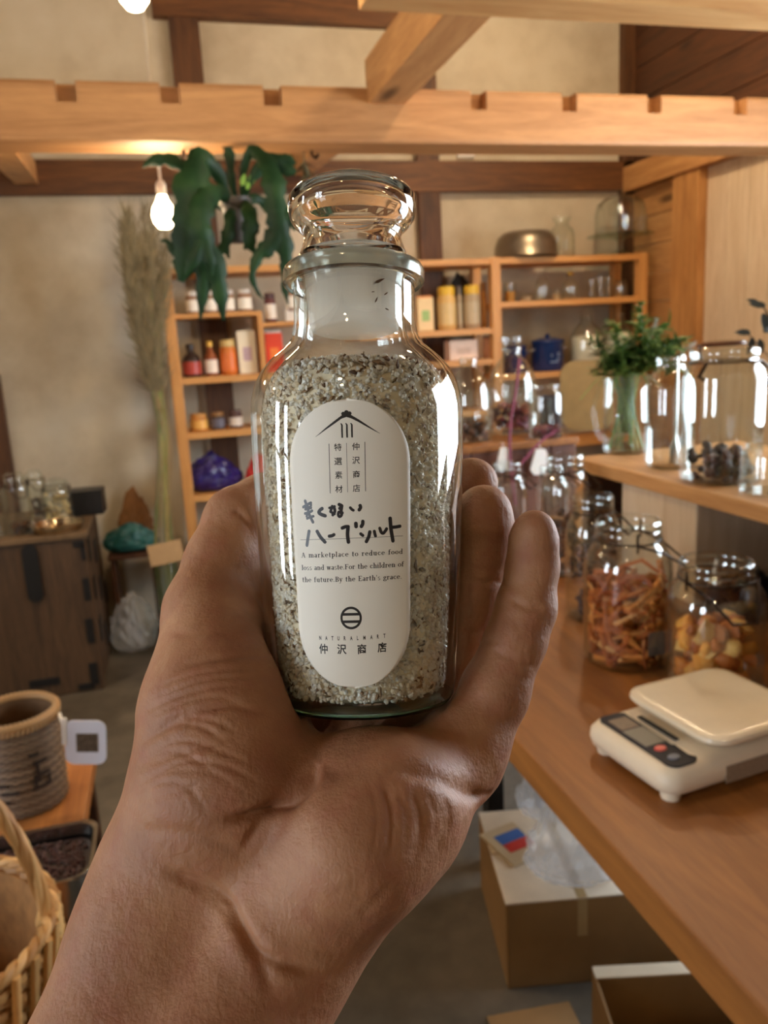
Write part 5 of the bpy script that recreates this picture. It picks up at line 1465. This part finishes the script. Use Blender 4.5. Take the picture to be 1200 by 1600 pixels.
M_frond = (lambda t: t.bsdf(t.ramp(t.noise(t.coords(), 9, 3), [(.3, (.006, .022, .007, 1)), (.55, (.014, .046, .014, 1)), (.8, (.036, .085, .022, 1))]), .5, Specular_IOR_Level=.22))(NT('fern_frond'))
def strap(b, pts, ws, nrm=Vector((0, -1, 0))):
    """leathery frond: a band along a path, arched across, with real thickness"""
    n = len(pts); vs = []; cols = (-1, -.5, 0, .5, 1)
    ph_ = rng.random()*6; ws = [w_*(1+.16*math.sin(i*1.1+ph_)+.08*math.sin(i*2.7+ph_)) for i, w_ in enumerate(ws)]
    for i in range(n):
        t = (pts[min(i+1, n-1)]-pts[max(i-1, 0)]).normalized()
        s = t.cross(nrm); s = s.normalized() if s.length > 1e-3 else Vector((1, 0, 0)); u_ = s.cross(t)
        for c in cols: vs.append(pts[i]+s*ws[i]*c+u_*ws[i]*(.35-.7*c*c)*.5+u_*.001)
        for c in cols[::-1]: vs.append(pts[i]+s*ws[i]*c+u_*ws[i]*(.35-.7*c*c)*.5-u_*.001)
    m_ = 10; fs = []
    for i in range(n-1):
        for k in range(m_): fs.append((i*m_+k, i*m_+(k+1) % m_, (i+1)*m_+(k+1) % m_, (i+1)*m_+k))
    fs += [tuple(range(m_))[::-1], tuple((n-1)*m_+k for k in range(m_))]
    b.add(vs, fs)
def frond(pix, wid_px, forks, yoff=0.0):
    """pix: path in the photo with an offset in depth; forks: end lobes as paths"""
    b = B()
    def conv(q): return [at_y(u, v, YFN+dy+yoff)-P for u, v, dy in q]
    main = smooth_path(conv(pix), 6); n = len(main)
    k = px(P, 1)
    w_ = [k*np.interp(i/(n-1), np.linspace(0, 1, len(wid_px)), wid_px) for i in range(n)]
    strap(b, main, w_)
    for q, ww in forks:
        m2 = smooth_path(conv(q), 6); n2 = len(m2)
        strap(b, m2, [k*np.interp(i/(n2-1), np.linspace(0, 1, len(ww)), ww) for i in range(n2)])
    return b.build('frond', M_frond, fern, 60)
FR = [
 ([(362, 320, 0), (340, 270, -.06), (315, 252, -.10), (300, 300, -.14), (298, 355, -.14)], [5, 10, 20, 27, 24],
  [([(296, 340, -.14), (292, 400, -.13), (282, 440, -.12)], [22, 22, 6]), ([(300, 340, -.14), (318, 400, -.14), (318, 440, -.13), (313, 500, -.12)], [22, 20, 12, 2]), ([(305, 350, -.14), (335, 420, -.14), (346, 470, -.13), (349, 500, -.12)], [16, 18, 9, 2])]),
 ([(360, 318, 0), (330, 262, -.03), (295, 262, -.05), (262, 248, -.06), (238, 250, -.07), (222, 262, -.07)], [4, 8, 9, 9, 6, 1], [([(262, 249, -.06), (245, 256, -.06), (232, 258, -.05)], [5, 4, 1])]),
 ([(370, 318, 0), (362, 280, -.02), (358, 240, -.02), (352, 222, -.02), (350, 200, .0)], [4, 6, 8, 6, 1], []),
 ([(378, 320, 0), (380, 270, -.04), (392, 238, -.07), (415, 250, -.11), (428, 285, -.14), (432, 330, -.15)], [3, 5, 9, 13, 17, 17],
  [([(432, 325, -.15), (436, 360, -.15), (420, 385, -.15), (404, 400, -.15), (394, 430, -.15), (402, 455, -.14), (412, 468, -.14)], [15, 19, 14, 9, 5, 3, 1]), ([(434, 340, -.15), (444, 380, -.15), (448, 415, -.14), (446, 450, -.14), (450, 475, -.14)], [15, 14, 10, 6, 1]), ([(430, 310, -.14), (452, 340, -.15), (462, 360, -.15)], [8, 9, 2])]),
 ([(375, 320, 0), (390, 285, -.05), (420, 250, -.06), (445, 262, -.06), (462, 270, -.06)], [4, 7, 10, 12, 5], [([(430, 256, -.06), (446, 248, -.06), (462, 256, -.06)], [8, 9, 3])]),
 ([(365, 322, 0), (345, 300, -.09), (322, 310, -.16), (312, 345, -.19), (318, 380, -.19)], [5, 12, 18, 16, 12], [([(316, 375, -.19), (300, 410, -.19), (290, 430, -.18)], [10, 9, 2]), ([(320, 375, -.19), (328, 410, -.19), (330, 432, -.18)], [9, 8, 2])]),
 ([(372, 322, 0), (385, 320, -.08), (392, 345, -.12), (390, 375, -.12), (398, 396, -.11)], [5, 9, 13, 11, 3], [([(390, 370, -.12), (382, 390, -.11)], [8, 2])]),
 ([(366, 325, 0), (360, 335, -.08), (357, 365, -.10), (348, 392, -.09)], [4, 8, 10, 8], [([(350, 385, -.09), (342, 402, -.09)], [7, 2]), ([(352, 385, -.09), (358, 404, -.09)], [6, 2])]),
 ([(360, 325, .02), (330, 320, .06), (300, 345, .09), (285, 380, .10), (280, 415, .10)], [5, 9, 12, 10, 2], []),
 ([(300, 330, -.1), (285, 365, -.1), (276, 395, -.1), (262, 378, -.1), (250, 376, -.1)], [8, 12, 8, 4, 1], []),
 ([(378, 322, 0), (400, 310, .05), (425, 330, .07), (440, 370, .07)], [4, 8, 9, 2], []),
]
for f in FR: frond(*f)
b = B()
for (u, v, s_) in ((378, 290, 8), (392, 287, 9), (386, 296, 6)):
    q = at_y(u, v, YFN-.05)-P
    leaf_blade(b, q, (.3, -.3, .9), px(P, s_*2.2), px(P, s_*.6), (0, -1, 0), (.22, .42, .06))
b.build('new_leaf', M_leaf, fern, 60, fix=False)
# small dried bunch on the far side of the beam
P = at_y(474, 232, 2.72)
o_ = Vector((P.x, P.y, bz0))
b = B(); g = np.random.default_rng(2)
for k in range(60):
    d = Vector(g.normal(size=3)); d.z = -abs(d.z)*1.3
    leaf_blade(b, Vector((0, 0, -.03-.07*g.random())), d, g.uniform(.02, .05), .006, (0, 0, 1), (.14, .13, .07))
b.tube([(0, 0, 0), (0, 0, -.06)], .003, 5, col=(.12, .1, .06))
tag(b.build('dried_herb_bunch', M_leaf, None, 60, loc=o_, fix=False), 'small dried bunch hanging under the notched beam right of the fern', 'plant')
for (u, lab) in ((286, 'dark hook under the notched beam left of the fern'), (472, 'dark hook under the notched beam over the dried bunch')):
    P = at_y(u, 226, 2.70); P.z = bz0
    if u == 472: P.x += .03
    o = B().tube(smooth_path([(P.x, P.y, P.z), (P.x, P.y, P.z-.012), (P.x+.012, P.y, P.z-.022), (P.x+.02, P.y, P.z-.01)], 5), .005, 6).build('beam_hook', M_wire, None, 60); tag(o, lab, 'hook')

# ------------------------------------------------------------------ left side: chest, bags, dried grass
YC_ = 3.42
pc = lambda u, v: at_y(u, v, YC_)
xch = pc(146, 950).x; zch = pc(146, 838).z
ch = empty('wooden_chest', (xch, YC_, 0), 0, 'dark weathered wooden chest with black iron fittings standing by the back wall', 'chest')
M_chest = wood('chest_wood', srgb(96, 72, 50), srgb(54, 38, 26), 'z', .6, knots=False)
M_iron = plain('black_iron', srgb(18, 17, 18), .5, .2)
LW_, LD_ = 1.0, .62
B().box((-LW_, 0, .0), (0, LD_, zch), .006).build('body', M_chest, ch)
B().box((-LW_-.012, -.012, zch), (.012, LD_+.012, zch+.022), .004).build('top_board', plain('chest_top', srgb(110, 88, 64), .45, .2), ch)
q0, q1 = pc(32, 852)-ch.location, pc(70, 938)-ch.location
b = B(); b.prism([(x+(q0.x+q1.x)/2, y+(q0.z+q1.z)/2) for x, y in rrect(q1.x-q0.x, q0.z-q1.z, .03)], -.012, -.0005); b.build('lock_plate', M_iron, ch)
for (u, v, wd, hg) in ((124, 850, 20, 10), (132, 862, 10, 26), (136, 920, 10, 36), (141, 985, 11, 40), (147, 1052, 12, 36), (136, 1072, 24, 10), (70, 1066, 44, 12)):
    q = pc(u, v)-ch.location; k = px(pc(u, v), 1)
    B().box((q.x-wd*k/2, -.006, max(.003, q.z-hg*k/2)), (min(q.x+wd*k/2, .0), -.0005, q.z+hg*k/2), .002).build('iron_bracket', M_iron, ch)
for (v, yy) in ((866, .08), (890, .32), (930, .10), (955, .34), (985, .55), (1000, .12), (1030, .30)):
    z = max(.06, pc(150, v).z)
    B().box((.0005, yy, z-.05), (.006, yy+.07, z+.05), .002).build('side_bracket', M_iron, ch)
ZCH = zch+.0225
def onchest(u, v): P = at_z(u, v, ZCH); P.y = min(P.y, YC_+LD_-.1); return at_y(u, v, P.y)
for n, (u0, u1, v0, v1, lab, Yo) in enumerate(((-36, 4, 744, 832, 'clip jar on the chest at the picture edge', .12), (10, 48, 745, 834, 'clear clip jar with a bright reflection, second from the picture edge on the chest', .11), (44, 72, 742, 808, 'dark-filled clip jar behind the pale-filled one on the chest', .47), (66, 111, 750, 812, 'clip jar of pale grain next to the black box on the chest', .28))):
    P = at_y((u0+u1)/2, (v0+v1)/2, YC_+Yo); P.z = ZCH
    r, h = px(P, (u1-u0)/2), px(P, v1-v0)
    t = vessel('clip_jar', P, JT, r, h, lab, 'jar', 'clip jars on the chest')
    if n: lumps(t, 'contents', M_dried, r*.93, h*(.3, .2, .45, .7)[n], 90, r*.16, [dark, brown, dark, [srgb(206, 180, 130), srgb(220, 196, 150)]][n], 40+n)
    swing_bail(t, JT, r, h, .2, -70)
    B().lathe([(0, h+.001), (r*.8, h+.001), (r*.84, h+.008), (r*.5, h+.02), (0, h+.022)], 28).build('lid', M_glass, t, 50)
P = at_y(90, 826, YC_+.10); P.z = ZCH
r = px(P, 39)
t = empty('metal_tray', P, 0, 'shiny round metal tray in front of the jars on the chest', 'tray')
B().lathe([(0, 0), (r*.9, 0), (r, .02), (r*1.03, .03), (r*.98, .032), (r*.88, .006), (0, .005)], 40).build('dish', plain('gilt_metal', srgb(188, 170, 142), .18, .15, 40, Metallic=1.0), t, 50)
P = at_y(136, 780, YC_+.42); P.z = ZCH
t = empty('black_box', P, R(-3), 'matt black box at the back corner of the chest', 'box')
w2 = px(P, 25); hb2 = px(P, 34)
B().box((-w2, -.06, 0), (w2, .06, hb2), .003).build('body', M_black, t); B().box((-w2*1.02, -.062, hb2), (w2*1.02, .062, hb2+.012), .002).build('lid', M_black, t)

# floor by the wall: crate with bags, clear bag, card, vase with grass
P = at_y(212, 968, 4.02); P.z = 0
xb0, xb1 = at_y(172, 900, 3.95).x, at_y(248, 900, 3.95).x
zb0, zb1 = at_y(210, 866, 3.95).z, at_y(210, 968, 3.95).z
tb = empty('low_stand', ((xb0+xb1)/2, 4.06, 0), 0, 'low wooden stand on the floor between the chest and the shelf unit', 'stand')
hw_ = (xb1-xb0)/2
B().box((-hw_, -.12, max(.02, zb0-.02)), (hw_, .12, zb0), .003).build('top_board', M_dark_board, tb)
for x in (-hw_+.01, hw_-.03): B().box((x, -.11, 0), (x+.02, .11, max(.02, zb0-.02)), .002).build('leg', M_dark_board, tb)
P = at_y(205, 845, 4.06)
o = crumple('teal_bag', 21, px(P, 40), .07, px(P, 36), plain('teal_bag', srgb(36, 92, 88), .45, .3, 30), .2); o.location = (P.x, 4.03, zb0+.0005); tag(o, 'teal bag slumped on the low stand by the chest', 'bag')
P = at_y(208, 800, 4.12)
o = crumple('brown_paper_bag', 22, px(P, 26), .035, px(P, 60), plain('kraft_paper', srgb(132, 88, 44), .7, .2, 30), .5, 5); o.location = (P.x, 4.225, zb0+.0005); tag(o, 'crumpled brown paper bag standing behind the teal bag', 'bag')
P = at_y(212, 920, 3.86)
o = crumple('clear_plastic_bag', 23, px(P, 36), .08, px(P, 82), M_plastic, .1); o.location = (P.x-.03, 3.84, 0.001); tag(o, 'clear plastic bag on the floor in front of the low stand', 'plastic bag')
P = at_y(262, 968, 3.80)
P = at_z(262, 962, 0.0); P.y = 3.74; P.x = at_y(262, 910, 3.74).x; P.z = 0
r = px(P, 19); hv = max(.1, at_y(262, 862, 3.78).z)
t = vessel('tall_glass_vase', P, [(0, 0), (.9, 0), (.98, .02), (1, .05), (1, .96), (1.02, 1)], r, hv, 'tall glass vase on the floor holding the dried grass, left of the shelf unit', 'vase', None, M_glass_green, .004)
gr = empty('dried_grass', (P.x, P.y, .012), 0, 'tall bundle of feathery dried grass rising from the glass vase to the wall', 'plant')
M_grass = by_tone('dried_grass', .8)
st, pl_ = B(), B(); g = np.random.default_rng(77)
for k in range(34):
    a = g.random()*6.283
    f0 = Vector((r*.7*math.cos(a), r*.7*math.sin(a), 0)); f1 = Vector((r*.75*math.cos(a+.6), r*.75*math.sin(a+.6), hv*1.02))
    f2 = at_y(255+g.normal(0, 4), 680, 3.83)-gr.location
    tu, tvv = g.uniform(186, 262), g.uniform(340, 430)
    tu += (tvv-340)*.15
    f3 = at_y(248-(255-tu)*.55, 520, 3.85)-gr.location
    f4 = at_y(tu, tvv, 3.80+g.uniform(-.04, .03))-gr.location
    path = smooth_path([f0, f1, f2, f3, f4], 7)
    gc = (.30, .27, .10) if k % 3 else (.17, .19, .07)
    st.tube(path, [.0019]*(len(path)-10)+list(np.linspace(.0018, .0007, 10)), 5, col=tuple(c*g.uniform(.7, 1.2) for c in gc))
    for q in range(len(path)-12, len(path)):
        for _ in range(9):
            d = (path[q]-path[q-1]).normalized()+Vector(g.normal(size=3))*.28
            v = g.uniform(.6, 1.25)
            leaf_blade(pl_, path[q]+Vector(g.normal(size=3))*.006, d, g.uniform(.05, .12), .0022, (0, -1, 0), (.25*v, .20*v, .11*v), g.uniform(-.2, .5))
st.build('stems', M_grass, gr, 60, fix=False)['kind'] = 'stuff'
pl_.build('plumes', M_grass, gr, 60, fix=False)['kind'] = 'stuff'
P = at_y(259, 864, 3.66)
o = B().box((-px(P, 26), -.002, -px(P, 17)), (px(P, 26), .002, px(P, 17)), .0008).build('blank_card', plain('tan_card', srgb(186, 152, 110), .7, .06), None); o.location = P; o.rotation_euler = (0, R(-6), 0)
tag(o, 'tan card hung on the rim of the tall glass vase', 'card')

# ------------------------------------------------------------------ left bench with baskets and tray
ZBN = .62
M_bench = wood('bench_wood', srgb(198, 132, 72), srgb(150, 88, 40), 'y', .45)
yb1 = at_z(150, 1132, ZBN).y
bn = empty('wooden_bench', (-.213, 1.2, 0), 0, 'low wooden bench at the left with baskets and a steel tray on it', 'bench')
bx_('top_board', M_bench, bn, (-1.1, .2, ZBN-.03), (-.213, yb1, ZBN), .003)
for x, y in ((-.28, .3), (-.28, yb1-.08), (-1.05, .3), (-1.05, yb1-.08)): bx_('leg', M_dark_board, bn, (x, y, 0), (x+.045, y+.045, ZBN-.03), .002)
def woven(name, P, prof, rows, per, r_w, cols, parent, sx=1, sy=1, mat=None, ph=0, amp=.5):
    """wall of a basket: horizontal strands weaving in and out of upright stakes"""
    b = B(); z0, z1 = prof[0][1], prof[-1][1]
    pr_ = [p[0] for p in prof]; pz2 = [p[1] for p in prof]
    for i in range(rows):
        z = z0+(z1-z0)*(i+.5)/rows; rr = float(np.interp(z, pz2, pr_))
        pts = []
        N = per*2
        for k in range(N):
            a = 2*math.pi*k/N; w_ = r_w*amp*(1 if (k//1+i) % 2 else -1)
            pts.append(((rr+w_)*sx*math.cos(a), (rr+w_)*sy*math.sin(a), z))
        v = .75+.4*((i*37) % 10)/10
        b.tube(pts, (z1-z0)/rows*.55, 5, True, col=tuple(c*v for c in cols[i % len(cols)][:3]))
    return b.build(name, mat, parent, 60, fix=False)
M_wick = by_tone('wicker', .55)
wick = [srgb(196, 148, 88), srgb(176, 126, 70), srgb(210, 166, 108)]
wick2 = [srgb(138, 112, 86), srgb(116, 92, 70), srgb(156, 130, 102)]
# rear round basket
P = at_z(44, 1250, ZBN); P.z = ZBN
r = px(P, 61); P.y += 0.0
h = at_y(44, 1110, P.y).z-ZBN
bk = empty('round_basket', P, 0, 'tall round woven basket with dark brush marks, behind the steel tray', 'basket')
B().lathe([(0, .002), (r*.9, .002), (r*.95, .01), (r*.95, h*.98), (r*.9, h*.98), (r*.88, .012), (0, .01)], 48).build('lining', plain('basket_lining', srgb(112, 84, 56), .8, .2), bk, 50)
woven('weave', P, [(r*.95, .004), (r*.99, h*.5), (r*1.0, h*.97)], 34, 26, .004, wick2, bk, mat=M_wick)
b = B(); b.tube([(r*1.0*math.cos(R(a)), r*1.0*math.sin(R(a)), h) for a in range(0, 360, 10)], .007, 8, True, col=srgb(176, 136, 88)[:3])
for k in range(60):
    a = 6.283*k/60; b.tube([(r*1.04*math.cos(a), r*1.04*math.sin(a), h-.012), (r*1.05*math.cos(a+.06), r*1.05*math.sin(a+.06), h), (r*.97*math.cos(a+.12), r*.97*math.sin(a+.12), h+.008)], .003, 5, col=srgb(190, 152, 104)[:3])
b.build('rim', M_wick, bk, 60, fix=False)
M_brush = plain('brush_ink', srgb(52, 42, 38), .7, .2)
for (u, v, w_, h_) in ((72, 1172, 14, 4), (78, 1185, 20, 4), (74, 1200, 4, 30), (82, 1204, 16, 4), (76, 1222, 22, 5), (70, 1214, 4, 22), (86, 1216, 4, 16), (20, 1210, 26, 5), (36, 1222, 24, 5), (8, 1222, 5, 22), (24, 1236, 20, 4)):
    ang_ = math.asin(max(-.98, min(.98, (u-44)/61)))-YAW*.0
    z = h*(1-(v-1128)/(1268-1128))*1.0
    n_ = 4; hwid = w_/61/2
    rr = r*1.045
    vs = []; fs = []
    for i in range(n_+1):
        a = ang_-hwid+2*hwid*i/n_-math.pi/2
        for dr in (0, .002):
            for dz in (-1, 1): vs.append(((rr+dr)*math.cos(a), (rr+dr)*math.sin(a), z+dz*px(P, h_)/2))
    for i in range(n_):
        q = i*4; fs += [(q+2, q+6, q+7, q+3), (q, q+1, q+5, q+4), (q+1, q+3, q+7, q+5), (q, q+4, q+6, q+2)]
    B().add(vs, fs).build('brush_mark', M_brush, bk)
# price card clipped on it
P2 = at_y(134, 1160, P.y-.06)
t = empty('price_card', P2, R(-14), 'white rounded card with a small brown picture clipped beside the round basket', 'card')
w2, h2 = px(P2, 31), px(P2, 37)
b = B(); b.prism([(x, y) for x, y in rrect(w2*2, h2*2, w2*.45)], -.001, .001); b.build('card', plain('card_white', srgb(226, 228, 240), .4, .02), t)
B().box((-w2*.45, -.0018, -h2*.42), (w2*.6, -.0011, h2*.42)).build('picture', plain('picture_brown', srgb(88, 74, 58), .5, .5, 160), t)
B().box((-w2*1.15, -.003, -h2*.1), (-w2*.9, .003, h2*1.1), .002).build('clip', M_white, t)
B().tube([(-w2*1.1, .0, h2*.9), (-w2*1.3, .012, h2*1.0), (-w2*1.5, .03, h2*.95)], .003, 6).build('clip_arm', M_white, t, 60)
t.rotation_euler = (0, R(6), R(-10))
# steel tray of dark beans
Zr = .69
a0, a1, a2 = at_z(147, 1285, Zr), at_z(141, 1350, Zr), at_z(60, 1372, Zr)
tw, td = .26, (a0.y-at_z(100, 1372, Zr).y)+.012
tx1 = max(a0.x, a1.x)
tr = empty('steel_tray', (tx1-tw/2, a0.y-td/2+.008, ZBN), 0, 'deep stainless steel tray of dark red beans on the bench', 'tray')
def tray_mesh():
    b = B(); n = 6; lev = [(.012, 0), (.004, .004), (.002, .02), (0, Zr-ZBN-.002), (-.005, Zr-ZBN), (-.004, Zr-ZBN+.0015), (.002, Zr-ZBN), (.004, .02), (.006, .006), (.014, .003)]
    vs = []
    for ins, z in lev:
        o_ = rrect(tw-2*ins, td-2*ins, .028, n); m_ = len(o_); vs += [(x, y, z) for x, y in o_]
    fs = [(i*m_+k, i*m_+(k+1) % m_, (i+1)*m_+(k+1) % m_, (i+1)*m_+k) for i in range(len(lev)-1) for k in range(m_)]
    fs += [tuple(range(m_))[::-1], tuple((len(lev)-1)*m_+k for k in range(m_))]
    return b.add(vs, fs)
tray_mesh().build('pan', M_steel, tr, 40, fix=False)
g = np.random.default_rng(9)
hb3 = .050
B().prism([(x, y) for x, y in rrect(tw-.016, td-.016, .024)], .0035, hb3, 'z').build('bean_bed', plain('dark_beans_bed', srgb(44, 22, 18), .6, .2, 200), tr)
b = B(); bm = bmesh.new(); bmesh.ops.create_icosphere(bm, subdivisions=1, radius=1); bv = np.array([v.co for v in bm.verts]); bf = [tuple(v.index for v in f.verts) for f in bm.faces]; bm.free()
for k in range(900):
    x, y = g.uniform(-tw/2+.014, tw/2-.014), g.uniform(-td/2+.014, td/2-.014)
    q, _ = np.linalg.qr(g.normal(size=(3, 3)))
    v = (bv*np.array([.0042, .0030, .0026]))@q.T+np.array([x, y, hb3+g.uniform(0, .003)]); m_ = g.uniform(.6, 1.3)
    b.add(v.tolist(), bf, (.060*m_, .014*m_, .010*m_))
b.build('beans', by_tone('bean', .4), tr, 60, fix=False)['kind'] = 'stuff'
# front handled basket
P = at_z(-20, 1585, ZBN); P.z = ZBN
rim = at_z(88, 1400, .76); 
P = Vector((-.36, .90, ZBN))
rx, ry = rim.x-P.x, .15
h = .145
hb4 = empty('handled_basket', P, 0, 'wicker basket with an arched handle at the left edge, in front of the steel tray', 'basket')
B().lathe([(0, .002), (.78, .002), (.80, .01), (.96, h*.96), (.92, h*.96), (.76, .014), (0, .012)], 48, sx=rx, sy=ry).build('lining', plain('basket_lining2', srgb(150, 106, 58), .8, .25, 60), hb4, 50)
b = B()
for i in range(11):
    f_ = (i+.5)/11; z = .004+h*.97*f_; k_ = .80+.19*f_**.8
    pts = []
    for k in range(72):
        a = 6.283*k/72; w_ = .0035*(1 if (k//1+i) % 2 else -1)
        pts.append(((rx*k_+w_)*math.cos(a), (ry*k_+w_)*math.sin(a), z))
    v = .8+.35*((i*7) % 5)/5; b.tube(pts, h/11*.5, 6, True, col=tuple(c*v for c in wick[i % 3][:3]))
for k in range(36):
    a = 6.283*(k+.5)/36
    b.tube([((rx*.82+.006)*math.cos(a), (ry*.82+.006)*math.sin(a), .004), ((rx*.93+.007)*math.cos(a), (ry*.93+.007)*math.sin(a), h*.5), ((rx*1.0+.006)*math.cos(a), (ry*1.0+.006)*math.sin(a), h*.98)], .0055, 6, col=tuple(c*(.9+.25*(k % 3)) for c in srgb(206, 164, 106)[:3]))
b.build('weave', M_wick, hb4, 60, fix=False)
b = B()
for s in range(3):
    b.tube([((rx*1.0+.004*math.cos(a*18+s*2.1))*math.cos(a), (ry*1.0+.004*math.cos(a*18+s*2.1))*math.sin(a), h+.004*math.sin(a*18+s*2.1)) for a in np.linspace(0, 6.283, 240, endpoint=False)], .0045, 6, True, col=tuple(c*(.85+.15*s) for c in wick[s][:3]))
b.build('rim', M_wick, hb4, 60, fix=False)
b = B(); hh = .29
for s in range(5):
    pts = []
    for k in range(49):
        a = math.pi*k/48; tw_ = a*9+s*1.2566
        pts.append(((rx*.98+.005*math.cos(tw_))*math.cos(a), .008*math.sin(tw_), h*.75+(hh+.005*math.cos(tw_))*math.sin(a)))
    b.tube(pts, .0045, 6, col=tuple(c*(.8+.12*s) for c in wick[s % 3][:3]))
b.build('handle', M_wick, hb4, 60, fix=False)
b = B()
for s in (-1, 1):
    for k in range(4): b.box((s*rx*.98-.013, -.014, h*.78+.009*k), (s*rx*.98+.013, .014, h*.78+.009*k+.007), .002, col=srgb(222, 184, 122)[:3])
b.build('lashing', M_wick, hb4, 60)
